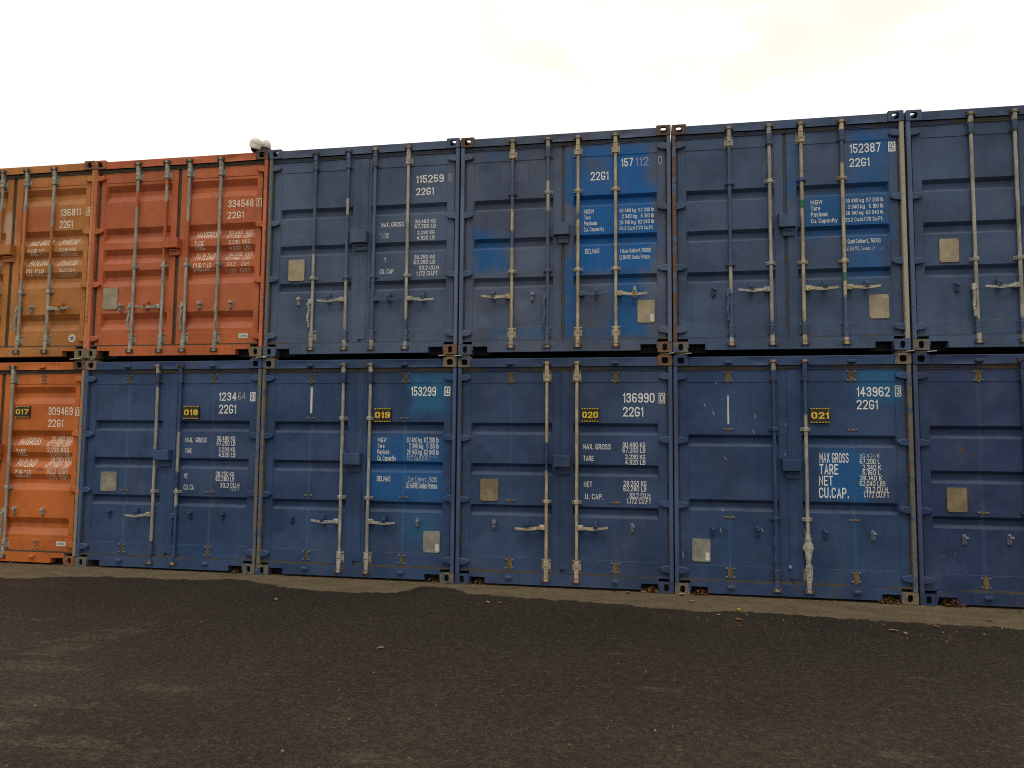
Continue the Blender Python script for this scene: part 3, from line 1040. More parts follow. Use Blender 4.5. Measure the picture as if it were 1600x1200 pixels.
S['L0'] = dict(x=-2.4428, up=0, col=ORANGE, style='five', rods=[(1.040, 'b', []), (1.383, 'b', [])], bolts=[0.615, 1.818], mids=[0.96], bmids=[1.20], handles=[], hang=[(1.383, -1)],
               hooks=[(1.49, 0.668), (1.90, 0.668)], box=(1.065, 1.27, 1.385, 1.51), astr=False, patches=[((1.40, 1.75, 1.80, 2.02), 0.06, (0.50, 0.10, 0.03), 0.5, 0)],
               cast=('brown', 'brown', 'rust', 'rust'), plate=None, no='309469', sign=('017', 1.418, 1.637, 1.858, 2.011), what='bright orange container of the lower row bearing the 017 sign')
S['L1'] = dict(x=0.0, up=0, col=NAVY, style='three', rods=[(1.034, 'b', [(2.25, 2.42), (0.10, 0.36)]), (1.350, 'b', [(1.70, 2.55), (0.10, 0.80), (1.0, 1.2)])], bolts=[0.612, 1.784], mids=[0.957], bmids=[0.957],
               handles=[(1.034, -1, 0.672)], hang=[(1.350, -1)], hooks=[(0.424, 0.680), (1.535, 0.684), (1.972, 0.684)], box=(1.056, 1.260, 1.345, 1.467), astr=True,
               patches=[((0.596, 0.628, 0.3, 2.28), 0.012, (0.075, 0.115, 0.20), 0.55, 1), ((1.768, 1.800, 0.3, 2.28), 0.012, (0.075, 0.115, 0.20), 0.45, 1), ((1.42, 2.0, 0.18, 0.36), 0.14, VIVID2, 0.25, 0)],
               cast=('tan', 'paint', 'worn', 'worn'), plate=(0.270, 0.494, 0.941, 1.186, 0), no='123464', sign=('018', 1.387, 1.603, 1.854, 2.018), what='navy blue container of the lower row bearing the 018 sign')
S['L2'] = dict(x=2.4488, up=0, col=NAVY2, style='three', rods=[(1.047, 'b', [(2.28, 2.42)]), (1.386, 'b', [(2.28, 2.42)])], bolts=[0.622, 1.808], mids=[1.873, 0.942], bmids=[1.878, 0.954],
               handles=[(1.047, -1, 0.660), (1.386, 1, 0.668)], hang=[], hooks=[(0.430, 0.671), (1.989, 0.673)], box=(1.094, 1.293, 1.326, 1.463), astr=True,
               patches=[((1.86, 2.30, 1.93, 2.42), 0.09, TEAL, 0.9, 0), ((1.36, 2.26, 0.90, 1.66), 0.09, VIVID2, 0.9, 0), ((1.82, 2.22, 0.50, 0.82), 0.15, TEAL, 0.7, 0),
                        ((0.614, 0.640, 1.935, 2.246), 0.003, (0.62, 0.60, 0.56), 1.0, 1), ((0.605, 0.640, 0.32, 1.80), 0.012, (0.075, 0.115, 0.20), 0.4, 1), ((1.79, 1.82, 0.32, 1.85), 0.012, (0.05, 0.13, 0.25), 0.5, 1)],
               cast=('worn', 'tan', 'worn', 'worn'), plate=(2.058, 2.258, 0.330, 0.574, 1), no='153299', sign=('019', 1.432, 1.643, 1.832, 1.998), what='navy blue container of the lower row bearing the 019 sign')
S['L3'] = dict(x=4.9022, up=0, col=NAVY3, style='three', rods=[(1.042, 'w', [(1.28, 1.62)]), (1.382, 'w', [])], bolts=[0.620, 1.811], mids=[0.950], bmids=[0.955],
               handles=[(1.042, -1, 0.664), (1.382, 1, 0.672)], hang=[], hooks=[(0.439, 0.685), (1.997, 0.685)], box=(1.123, 1.312, 1.339, 1.468), astr=True,
               patches=[((0.608, 0.634, 0.32, 2.28), 0.012, (0.065, 0.098, 0.175), 0.4, 1)], cast=('worn', 'rust', 'paint', 'paint'), plate=(0.274, 0.484, 0.942, 1.192, 0),
               no='136990', sign=('020', 1.431, 1.630, 1.849, 2.007), what='navy blue container of the lower row bearing the 020 sign')
S['L4'] = dict(x=7.3494, up=0, col=NAVY2, style='two', rods=[(1.056, 'b', [(0.1, 2.36)]), (1.378, 'b', [(1.95, 2.5)])], bolts=[0.587, 1.852], mids=[1.783, 0.830], bmids=[1.782, 0.833],
               handles=[], hang=[(1.056, -0.3)], hooks=[(0.403, 0.686), (0.872, 0.689), (1.552, 0.687), (2.030, 0.684)], box=(1.128, 1.313, 1.340, 1.461), astr=True,
               patches=[((1.56, 1.98, 1.02, 1.56), 0.06, VIVID2, 0.9, 0), ((1.90, 2.34, 2.10, 2.46), 0.09, TEAL, 0.85, 0), ((1.835, 1.868, 0.32, 1.70), 0.012, (0.03, 0.10, 0.21), 0.7, 1),
                        ((0.576, 0.594, 1.836, 2.148), 0.003, (0.55, 0.54, 0.52), 1.0, 1), ((0.57, 0.60, 0.30, 0.80), 0.012, (0.03, 0.10, 0.22), 0.6, 1)],
               cast=('paint', 'tan', 'worn', 'tan'), plate=(0.188, 0.381, 0.350, 0.594, 1), no='143962', sign=('021', 1.428, 1.629, 1.853, 2.014), what='navy blue container of the lower row bearing the 021 sign')
S['L5'] = dict(x=9.8003, up=0, col=NAVY4, style='three', rods=[(1.042, 'b', [(0.1, 2.55)]), (1.382, 'b', [])], bolts=[0.636, 1.811], mids=[0.950], bmids=[0.949],
               handles=[], hang=[], hooks=[(0.451, 0.676), (0.869, 0.690)], box=(1.123, 1.312, 1.339, 1.468), astr=True,
               patches=[((0.615, 0.655, 0.32, 2.28), 0.012, (0.06, 0.085, 0.16), 0.4, 1), ((0.445, 0.478, 1.573, 1.606), 0.012, (0.12, 0.05, 0.02), 1.0, 1), ((0.448, 0.475, 1.43, 1.58), 0.02, (0.06, 0.045, 0.06), 0.4, 1)], cast=('paint', 'paint', 'paint', 'paint'), plate=(0.299, 0.490, 0.949, 1.200, 0),
               no='', what='dark navy container of the lower row beside the 021 container')

TEXT={
'U0':[('136811',1.912,1.887,2.216,1.982,'s'),('#8',2.308,1.875,2.375,1.987,'s'),('22G1',1.905,1.725,2.106,1.825,'s'),('/MAX GROSS',1.476,1.504,1.810,1.587,'w'),('30.480 KGS',1.931,1.539,2.191,1.586,'w'),('/67.200 LBS',1.914,1.494,2.185,1.540,'w'),('/TARE WT.',1.446,1.376,1.717,1.457,'w'),('2.210 KGS',1.924,1.411,2.179,1.459,'w'),('4.875 LBS',1.942,1.357,2.174,1.403,'w'),('/PAYLOAD',1.464,1.239,1.749,1.320,'w'),('28.270 KGS',1.925,1.268,2.188,1.313,'w'),('/62.325 LBS',1.908,1.217,2.182,1.260,'w'),('CU. CAP.',1.444,1.103,1.734,1.192,'w'),('33.2 CU.M',1.941,1.140,2.172,1.186,'w'),('1.173 CU.FT',1.936,1.084,2.198,1.132,'w'),],
'U1':[('334548',1.888,1.895,2.238,1.987,'s'),('#1',2.281,1.889,2.352,1.994,'s'),('22G1',1.880,1.752,2.108,1.840,'s'),('/MAXGROSS',1.452,1.522,1.775,1.608,'w'),('30.480  KGS',1.883,1.560,2.221,1.608,'w'),('/67.200  LBS',1.885,1.498,2.215,1.547,'w'),('TARE',1.445,1.374,1.582,1.480,'w'),('2.230  KGS',1.915,1.424,2.208,1.476,'w'),('4.920  LBS',1.917,1.357,2.210,1.403,'w'),('/PAYLOAD',1.451,1.238,1.713,1.333,'w'),('28.250  KGS',1.889,1.280,2.226,1.327,'w'),('/62.280  LBS',1.876,1.219,2.213,1.264,'w'),('CUB.CAP.',1.439,1.098,1.708,1.198,'w'),('33.2    CUM',1.905,1.143,2.205,1.194,'w'),('1.170   CUFT',1.882,1.070,2.208,1.116,'w'),],
'U2':[('115259',1.891,2.082,2.235,2.176,'s'),('#8',2.286,2.075,2.342,2.178,'f'),('22G1',1.889,1.933,2.114,2.021,'s'),('MAX. GROSS',1.460,1.560,1.748,1.616,'w'),('30.480 KG',1.883,1.590,2.144,1.636,'w'),('67.200 LB',1.884,1.528,2.145,1.577,'w'),('TARE',1.446,1.424,1.565,1.486,'x'),('2.230 KG',1.916,1.453,2.133,1.496,'w'),('4.920 LB',1.912,1.387,2.134,1.435,'w'),('T',1.509,1.129,1.533,1.182,'w'),('28.250 KG',1.879,1.154,2.141,1.201,'w'),('62.280 LB',1.880,1.092,2.142,1.140,'w'),('CU. CAP.',1.455,0.989,1.640,1.045,'w'),('33.2 CU.M',1.944,1.022,2.190,1.070,'w'),('1.172 CU.FT',1.913,0.951,2.179,1.005,'w'),],
'U3':[('157',1.882,2.152,2.017,2.250,'s'),('112',2.041,2.148,2.190,2.252,'f'),('0',2.297,2.154,2.338,2.251,'f'),('22G1',1.528,2.007,1.736,2.107,'s'),('MGW',1.455,1.616,1.572,1.671,'w'),('Tare',1.458,1.551,1.536,1.598,'w'),('Payload',1.458,1.481,1.604,1.530,'w'),('Cu. Capacity',1.455,1.411,1.687,1.459,'w'),('30 480 kg  67 200 lb',1.861,1.616,2.247,1.658,'w'),('2 340 kg   5 160 lb',1.885,1.546,2.246,1.592,'w'),('28 140 kg  62 040 lb',1.858,1.477,2.246,1.523,'w'),('33.2 Cu.M.1170 Cu.Ft.',1.858,1.410,2.241,1.452,'w'),('DELMAS',1.470,1.152,1.633,1.208,'w'),('1 Quai Colbert,76080',1.865,1.148,2.209,1.195,'w'),('LE HAVRE Cedex France.',1.862,1.072,2.204,1.122,'w'),],
'U4':[('152387',1.896,2.164,2.213,2.267,'w'),('##9',2.287,2.158,2.359,2.266,'s'),('22G1',1.886,2.012,2.095,2.107,'s'),('MGW',1.483,1.612,1.604,1.662,'w'),('Tare',1.484,1.545,1.580,1.598,'w'),('Payload',1.485,1.478,1.652,1.528,'w'),('Cu. Capacity',1.483,1.408,1.756,1.454,'w'),('30 480 kg  67 200 lb',1.842,1.618,2.224,1.660,'w'),('2 340 kg   5 160 lb',1.863,1.548,2.222,1.593,'w'),('28 140 kg  62 040 lb',1.839,1.482,2.220,1.522,'w'),('33.2 Cu.M.1170 Cu.Ft.',1.833,1.408,2.218,1.451,'w'),('1 Quai Colbert, 76080',1.831,1.167,2.183,1.215,'w'),('LE HAVRE Cedex France',1.830,1.088,2.210,1.136,'x'),],
'L0':[('309469',1.894,1.890,2.255,1.994,'s'),('#0',2.299,1.882,2.365,1.989,'s'),('22G1',1.895,1.738,2.121,1.836,'s'),('/MAXGROSS',1.476,1.505,1.787,1.600,'w'),('30.480 KGS',1.916,1.550,2.249,1.614,'w'),('/67.200 LBS',1.896,1.484,2.233,1.546,'w'),('TARE',1.451,1.364,1.598,1.450,'w'),('2.230 KGS',1.910,1.409,2.229,1.476,'w'),('4.920 LBS',1.935,1.341,2.233,1.405,'w'),('/PAYLOAD',1.460,1.219,1.732,1.320,'w'),('28.250 KGS',1.916,1.272,2.246,1.338,'w'),('/62.280 LBS',1.894,1.206,2.233,1.270,'w'),('CUB.CAP.',1.449,1.084,1.706,1.185,'w'),('33.2  CUM',1.918,1.139,2.223,1.195,'w'),('1.170  CUFT',1.909,1.063,2.227,1.132,'w'),],
'L1':[('1234',1.852,2.080,2.092,2.183,'s'),('64',2.109,2.085,2.211,2.183,'f'),('##9',2.275,2.073,2.345,2.185,'s'),('22G1',1.856,1.922,2.093,2.032,'s'),('MAX.  GROSS',1.418,1.564,1.711,1.624,'w'),('30.480 KG',1.846,1.589,2.095,1.644,'w'),('67.200 LB',1.848,1.528,2.097,1.587,'w'),('TARE',1.425,1.430,1.513,1.488,'w'),('2.230 KG',1.875,1.456,2.100,1.507,'w'),('4.920 LB',1.878,1.388,2.103,1.444,'w'),('NE',1.422,1.122,1.468,1.181,'w'),('28.250 KG',1.848,1.154,2.096,1.211,'w'),('62.280 LB',1.851,1.094,2.099,1.152,'w'),('CU. CA',1.424,0.981,1.560,1.045,'w'),('33.2 CU.M',1.915,1.016,2.170,1.074,'w'),('CU.FT',2.048,0.976,2.172,1.017,'f'),],
'L2':[('153299',1.875,2.139,2.183,2.249,'s'),('##4',2.285,2.140,2.356,2.249,'s'),('MGW',1.479,1.593,1.588,1.648,'w'),('Tare',1.483,1.524,1.564,1.577,'w'),('Payload',1.477,1.453,1.622,1.509,'w'),('Cu. Capacity',1.479,1.377,1.708,1.437,'w'),('30 480 kg  67 200 lb',1.835,1.594,2.223,1.654,'w'),('2 340 kg   5 160 lb',1.864,1.524,2.224,1.584,'w'),('28 140 kg  62 040 lb',1.838,1.453,2.225,1.512,'w'),('33.2 Cu.M.1170 Cu.Ft.',1.839,1.383,2.219,1.444,'x'),('DELMAS',1.479,1.136,1.644,1.198,'w'),('1 Quai Colbert, 76080',1.837,1.136,2.210,1.197,'x'),('LE HAVRE Cedex France.',1.838,1.061,2.219,1.127,'w'),],
'L3':[('136990',1.895,2.066,2.243,2.173,'s'),('#0',2.287,2.057,2.357,2.173,'s'),('22G1',1.890,1.910,2.119,2.018,'s'),('MAX. GROSS',1.448,1.541,1.760,1.602,'w'),('30.480 KG',1.889,1.568,2.140,1.623,'w'),('67.200 LB',1.889,1.509,2.140,1.567,'w'),('TARE',1.453,1.410,1.570,1.469,'w'),('2.230 KG',1.917,1.436,2.139,1.489,'w'),('4.920 LB',1.917,1.377,2.139,1.430,'w'),('NET',1.460,1.120,1.553,1.181,'w'),('28.250 KG',1.898,1.141,2.150,1.198,'w'),('62.280 LB',1.898,1.083,2.149,1.140,'w'),('U. CAP.',1.475,0.986,1.674,1.045,'w'),('33.2 CU.M',1.963,1.009,2.191,1.066,'w'),('1.172 CU.FT',1.935,0.948,2.200,1.008,'w'),],
'L4':[('143962',1.905,2.135,2.232,2.237,'s'),('#3',2.281,2.135,2.342,2.249,'w'),('22G1',1.898,1.999,2.111,2.100,'w'),('MAX GROSS',1.517,1.431,1.808,1.537,'w'),('TARE',1.514,1.308,1.701,1.417,'s'),('NET',1.507,1.189,1.646,1.293,'s'),('CU.CAP.',1.505,1.059,1.800,1.170,'s'),('30.480 K',1.914,1.484,2.118,1.534,'x'),('67.200 L',1.917,1.425,2.117,1.478,'w'),('2.340 K',1.942,1.362,2.126,1.417,'w'),('5.160 L',1.940,1.311,2.120,1.361,'w'),('28.140 K',1.912,1.252,2.134,1.303,'w'),('62.040 LBS',1.911,1.193,2.165,1.247,'w'),('33.2 CU.M',1.965,1.129,2.185,1.187,'w'),('1.172 CU.FT',1.946,1.075,2.199,1.134,'w'),],
}

SLOPE = -0.0022336
GAP = 0.0307
GROUP = 'shipping containers stacked two high in a row'
COLOUR = {'U0': OCHRE}
ALL = {}


POSTS = {'U0': ('paint', 'paint'), 'U1': ('paint', 'paint'), 'U2': ('worn', 'paint'), 'U3': ('paint', 'paint'), 'U4': ('rusty', 'cream'), 'U5': ('paint', 'paint'),
         'L0': ('paint', 'pale'), 'L1': ('paint', 'worn'), 'L2': ('worn', 'paint'), 'L3': ('paint', 'paint'), 'L4': ('paint', 'worn'), 'L5': ('paint', 'paint')}


def container(key, idx):
    s = S[key]
    up = s['up']
    rnd = random.Random(idx * 17 + 3)
    seed = round(1.37 * idx + 0.5, 2)
    z0 = SLOPE * (s['x'] + 1.219) + (CH + GAP if up else 0.0)
    root = empty('shipping_container', (s['x'], 0, z0), s['label'], 'shipping container', GROUP)
    col = s['col']
    pm = paint(col, tuple(s['patches']), seed, 0.5 if up else 0.3)
    body = paint(col, (), seed, 0.3)
    dark = plain('dark_steel_and_shade', (0.02, 0.02, 0.022), 0.8, 0.3, 8, 0.2)
    bare, warm = bare_metal(seed, 0), bare_metal(seed, 1)
    if col in (OCHRE, RUSTO, ORANGE):
        seal = gasket_mat((0.075, 0.060, 0.042), 0.5, seed)
    else:
        seal = gasket_mat(col, 0.47 if up else 0.55, seed)
    posts = POSTS[key]
    jb = [casting_mat(k, tuple(min(1, c * 1.15 + 0.015) for c in col), seed + 2 + i) for i, k in enumerate(posts)]

    # shell behind the door frame
    for side in (0, 1):
        b = MB()
        ys = []
        y = 0.10
        while y < CL - 0.15:
            ys += [(y, 0), (y + 0.07, 0), (y + 0.138, 0.036), (y + 0.208, 0.036)]
            y += 0.276
        ys.append((CL - 0.06, 0))
        xx = [(0.012 + d if not side else CW - 0.012 - d) for _, d in ys]
        n = len(ys)
        b.add([(xx[i], ys[i][0], 0.14) for i in range(n)] + [(xx[i], ys[i][0], 2.50) for i in range(n)], [(i, i + 1, n + i + 1, n + i) for i in range(n - 1)])
        xa = 0.004 if not side else CW - 0.064
        b.box(xa, xa + 0.06, 0.18, CL - 0.18, 2.502, 2.568)
        b.box(xa, xa + 0.06, 0.18, CL - 0.18, 0.02, 0.138)
        b.build('side_wall', body, root)
    b = MB()
    y = 0.11
    k = 0
    while y < CL - 0.1:
        b.add([(0.07, y, 2.556), (CW - 0.07, y, 2.556), (CW - 0.07, y + 0.11, 2.574), (0.07, y + 0.11, 2.574), (0.07, y + 0.2, 2.556), (CW - 0.07, y + 0.2, 2.556)], [(0, 1, 2, 3), (3, 2, 5, 4)])
        y += 0.2
    b.build('roof', body, root)
    b = MB()
    b.box(0.0, 0.16, CL - 0.16, CL, 0.0, CH)
    b.box(CW - 0.16, CW, CL - 0.16, CL, 0.0, CH)
    b.box(0.16, CW - 0.16, CL - 0.10, CL - 0.02, 0.04, 2.57)
    b.build('rear_wall', body, root)
    b = MB()
    b.box(0.07, CW - 0.07, 0.13, CL - 0.11, 0.125, 0.155)
    for k in range(12):
        b.box(0.07, CW - 0.07, 0.4 + k * 0.45, 0.45 + k * 0.45, 0.02, 0.124)
    b.build('underframe', dark, root)

    # door end frame
    for left in (True, False):
        b = MB()
        b.box(0.002, 0.046, 0.006, 0.10, 0.1175, 2.4735, 0.006)
        b.cur = 1
        b.box(0.047, 0.0655 if s['style'] != 'five' else 0.0855, 0.060, 0.13, 0.156, 2.44)
        if not left:
            b.v = [(CW - x, y, z) for x, y, z in b.v]
        b.build('corner_post', [jb[0 if left else 1], seal], root)
        for top in (True, False):
            kind = s['cast'][(0 if top else 2) + (0 if left else 1)]
            casting(root, left, top, casting_mat(kind, col, seed + (0.3 if left else 0.9) + (0.5 if top else 0)), dark, bool(up))
    b = MB()
    hx0, hx1 = 0.1625, CW - 0.1625
    n = 24
    dents = [(rnd.uniform(0.3, 2.1), rnd.uniform(0.06, 0.16), rnd.uniform(0.003, 0.010)) for _ in range(4)]
    if key == 'L2':
        dents += [(0.50, 0.10, 0.016), (0.78, 0.07, 0.012), (2.15, 0.1, 0.012)]

    def hy(x, q):
        y = 0.012 + 0.0025 * mnoise.noise(Vector((x * 2.3, seed, q)))
        for dx, r, a in dents:
            y += a * math.exp(-((x - dx) / r) ** 2) * math.sin(q * math.pi)
        return y
    rows = [(2.474, 0.0), (2.50, 0.3), (2.535, 0.7), (2.566, 1.0)]
    n = 40
    vs, fs = [], []
    for z, q in rows:
        for i in range(n + 1):
            x = hx0 + (hx1 - hx0) * i / n
            vs.append((x, hy(x, q), z + 0.0015 * mnoise.noise(Vector((x * 4, q, seed)))))
    for j in range(3):
        for i in range(n):
            a = j * (n + 1) + i
            fs.append((a, a + 1, a + n + 2, a + n + 1))
    base = len(vs)
    for i in range(n + 1):
        x = hx0 + (hx1 - hx0) * i / n
        vs += [(x, 0.024, 2.574), (x, 0.11, 2.574)]
    for i in range(n):
        a = base + 2 * i
        t0 = 3 * (n + 1) + i
        fs += [(t0, t0 + 1, a + 2, a), (a, a + 2, a + 3, a + 1)]
    b.add(vs, fs)
    b.cur = 1
    b.box(0.048, CW - 0.048, 0.036, 0.12, 2.440, 2.4725, 0.004)
    head = b.build('door_header', [pm, seal], root, smooth=35)
    # sill with the two lifting pockets
    b = MB()
    p0, p1, q0, q1, pz = 0.172, 0.345, CW - 0.348, CW - 0.172, 0.093
    top, bot = 0.150, 0.026
    pts = [(0.1625, bot + 0.06), (p0, bot + 0.06), (p0, pz), (p1, pz), (p1, bot), (q0, bot), (q0, pz), (q1, pz), (q1, bot + 0.06), (CW - 0.1625, bot + 0.06), (CW - 0.1625, top), (0.1625, top)]

    def strip(x0, x1, za, zb):
        b.box(x0, x1, 0.008, 0.090, za, zb, 0.0)
    strip(0.1625, p0, 0.05, top)
    strip(p0, p1, pz, top)
    strip(p1, q0, bot, top)
    strip(q0, q1, pz, top)
    strip(q1, CW - 0.1625, 0.05, top)
    b.box(p0 - 0.006, p1 + 0.008, 0.003, 0.0075, pz, pz + 0.010)
    b.box(p1, p1 + 0.008, 0.003, 0.0075, bot + 0.004, pz - 0.001)
    b.box(q0 - 0.008, q1 + 0.006, 0.003, 0.0075, pz, pz + 0.010)
    b.box(q0 - 0.008, q0, 0.003, 0.0075, bot + 0.004, pz - 0.001)
    b.cur = 2
    b.box(0.048, CW - 0.048, 0.030, 0.088, top + 0.0005, top + 0.007)
    b.cur = 1  # near-black plates behind the pockets stand in for their shade
    b.box(p0 - 0.008, p1 + 0.02, 0.13, 0.135, 0.004, 0.1245)
    b.box(q0 - 0.02, q1 + 0.008, 0.13, 0.135, 0.004, 0.1245)
    sill = b.build('door_sill', [pm, dark, seal], root)

    # doors
    doors = {}
    for left in (True, False):
        dn = [(rnd.uniform(0.25, 0.95) + (0 if left else 1.18), rnd.uniform(0.4, 2.2), rnd.uniform(0.03, 0.14), rnd.uniform(0.005, 0.014) * (1 if left else 0.55)) for _ in range(6 if left else 4)]
        if left and key in EXTRA_DENTS:
            dn += [(a, c_, r_0, 1.6 * d_) for a, c_, r_0, d_ in EXTRA_DENTS[key]]
        lf = Leaf(left, s['style'], dn)
        dr = lf.build(root, pm)
        doors[left] = (dr, lf)
        for z in (2.354, 1.654, 0.954, 0.252):
            hinge(dr, left, z, pm)
        # seal lips along the leaf
        m = 30
        for (za, zb, ya, yb) in ((2.4345, 2.4395, 0.040, 0.07), (0.1575, 0.1655, 0.022, 0.07)):
            b = MB()
            x0, x1 = (0.05, 1.215) if left else (1.222, CW - 0.05)
            vs, fs = [], []
            for i in range(m + 1):
                x = x0 + (x1 - x0) * i / m
                wv = 0.0035 * mnoise.noise(Vector((x * 6, za * 9, seed)))
                yw = 0.006 * mnoise.noise(Vector((x * 5, za * 5, seed + 4)))
                vs += [(x, ya + yw, za - 0.007 + wv), (x, ya + yw, zb + 0.003 + wv), (x, yb, zb + 0.003 + wv * 0.2), (x, yb, za - 0.007)]
            for i in range(m):
                a = 4 * i
                fs += [(a, a + 4, a + 5, a + 1), (a + 1, a + 5, a + 6, a + 2), (a + 4, a, a + 3, a + 7)]
            b.add(vs, fs)
            b.build('door_seal', seal, dr)
        if not left:
            b = MB()
            b.box(1.1965, 1.2375, 0.062, 0.12, 0.166, 2.434)
            b.build('door_seal', seal, dr)
    dl, dr = doors[True][0], doors[False][0]
    if s['astr']:
        b = MB()
        b.box(1.196, 1.296, 0.043, 0.0495, 0.20, 2.42, 0.002)
        b.cyl((1.200, 0.046, 0.20), (1.200, 0.046, 2.42), 0.006, 8)
        b.build('meeting_plate', pm, dr)
    # lock box over the meeting line
    x0, x1, za, zb = s['box']
    b = MB()
    b.box(x0, x1, -0.045, 0.049, za, zb, 0.005)
    b.box(x0 - 0.006, x0 + 0.03, -0.035, 0.049, zb + 0.001, zb + 0.014)
    b.build('lock_box', pm, dl)
    b = MB()
    b.box(x0 + 0.045, x1 - 0.012, 0.020, 0.049, za - 0.085, za - 0.004, 0.004)
    b.box(x0 + 0.060, x1 - 0.028, -0.004, 0.0195, za - 0.030, za - 0.006, 0.003)
    b.build('lock_hasp', pm, dr)
    # rods
    keep = casting_mat('brown', tuple(c * 0.6 for c in col), seed + 5)
    for (x, k, painted) in s['rods']:
        d = dl if x < 1.2 else dr
        mt = warm if k == 'w' else bare
        lock_rod(d, x, rod_mat(col, tuple(painted), round(seed + x, 2), int(k == 'w')))

        def at(z):
            return pm if any(p - 0.01 <= z <= q + 0.01 for p, q in painted) else mt
        rod_bracket(d, x, 2.362, at(2.362), True, keep)
        rod_bracket(d, x, 0.240, at(0.240), True, keep)
        for z in s['mids']:
            rod_bracket(d, x, z, at(z), False, keep)
        cam_keeper(head, x, 2.515, keep)
        cam_keeper(sill, x, 0.092, keep)
    scar = plain('bare_rusted_scar', (0.150, 0.105, 0.050), 0.8, 0.45, 40, 0.2)
    blt = plain('bolt_heads', tuple(0.6 * c + 0.15 for c in col), 0.35, 0.35, 60, 0.5)
    if key in ('L1', 'L2'):
        scar = plain('bare_rusted_scar', (0.085, 0.082, 0.068), 0.8, 0.45, 40, 0.2)
    elif key == 'L0':
        scar = plain('bare_rusted_scar', (0.32, 0.13, 0.05), 0.8, 0.45, 40, 0.2)
    for x in s.get('bolts', []):
        d = dl if x < 1.2 else dr
        bolt_patch(d, x, 2.356, [scar, blt], True)
        bolt_patch(d, x, 0.243, [scar, blt], True)
        for z in s['bmids']:
            bolt_patch(d, x, z, [scar, blt], False)
        keeper_stub(head, x, 2.508, pm)
        keeper_stub(sill, x, 0.100, pm)
    for (x, sg, z) in s['handles']:
        d = dl if x < 1.2 else dr
        rod = [r for r in s['rods'] if abs(r[0] - x) < 0.02][0]
        pnt = any(p <= z <= q for p, q in rod[2]) or (key == 'U3' and x == 1.390)
        mt = pm if pnt else (warm if rod[1] == 'w' else bare)
        door_handle(d, x, sg, z, mt, pm if key != 'U3' or x < 1.8 else bare, rnd.uniform(-0.016, 0.012))
    for (x, sg) in s['hang']:
        rod = [r for r in s['rods'] if abs(r[0] - x) < 0.02][0]
        pnt = any(p <= 0.55 <= q for p, q in rod[2])
        hanging_handle(dl if x < 1.2 else dr, x, sg, 0.665, pm if pnt else (warm if rod[1] == 'w' else bare))
    for (x, z) in s['hooks']:
        handle_hook(dl if x < 1.2 else dr, x, z, bare if key in ('U1', 'L0', 'U0', 'U2') else (blt if key in ('U3', 'L3', 'L5') or (key, x) in (('L4', 2.030), ('L2', 1.989)) else pm))  # lighter metal and bolt colour on some hooks paint in their glint
    if s['plate']:
        x0, x1, za, zb, stk = s['plate']
        dr_, lf = doors[x0 < 1.2]
        b = MB()
        r = 0.012
        pts = [(x0 + r, za), (x1 - r, za), (x1, za + r), (x1, zb - r), (x1 - r, zb), (x0 + r, zb), (x0, zb - r), (x0, za + r)]
        b.prism(pts, 0.046, 0.0545, 0.001)
        b.cur = 1
        for a in (x0 + 0.008, x1 - 0.008):
            for c in (za + 0.012, (za + zb) / 2, zb - 0.012):
                b.dome((a, 0.046, c), 0.004, 0.003, 8)
        b.cur = 2
        if stk:
            b.box(x1 - 0.052, x1 - 0.012, 0.0445, 0.0455, za + 0.015, za + 0.098)
        b.build('data_plate', [data_plate_mat(seed, {'L1': 1, 'L2': 1, 'L4': 1, 'L3': 2, 'L5': 2}.get(key, 0)), dark, plain('white_sticker', (0.6, 0.58, 0.52), 0.6, 0.15, 40, 0.3)], dr_)
    if s.get('sign'):
        number_sign(dr, *s['sign'])
    ent = TEXT.get(key, [])
    tint = (0.82, 0.80, 0.74) if col not in (OCHRE, RUSTO, ORANGE) else (0.84, 0.74, 0.58)
    lf = doors[False][1]
    sm = [e for e in ent if e[4] > 1.66]
    tb = [e for e in ent if e[4] <= 1.66]
    for e in sm:
        lettering('serial_lettering', e, lf, dr, seed, tint)
    for e in tb:
        lettering('weight_lettering', e, lf, dr, seed, tint)
    ALL[key] = (root, doors, pm, bare)
    return root


EXTRA_DENTS = {'L4': [(0.60, 1.09, 0.10, 0.010), (0.75, 1.25, 0.18, 0.012), (0.38, 2.0, 0.2, 0.008), (0.5, 0.62, 0.06, 0.008)],
               'L3': [(0.36, 1.40, 0.05, 0.012)], 'U4': [(0.22, 1.40, 0.05, 0.014), (0.42, 0.71, 0.09, 0.010), (0.8, 0.74, 0.05, 0.008), (1.02, 2.1, 0.06, 0.006)],
               'U3': [(0.30, 0.45, 0.12, 0.012), (0.9, 1.22, 0.10, 0.006)], 'U2': [(0.42, 2.17, 0.03, 0.012), (0.3, 1.16, 0.07, 0.007)], 'L2': [(0.4, 1.62, 0.05, 0.010), (0.25, 0.5, 0.07, 0.010)],
               'L5': [(0.35, 0.45, 0.12, 0.006)], 'U5': [(0.5, 0.72, 0.12, 0.012)]}
for k, s in S.items():
    s['label'] = s['what']
for i, k in enumerate(S):
    container(k, i)

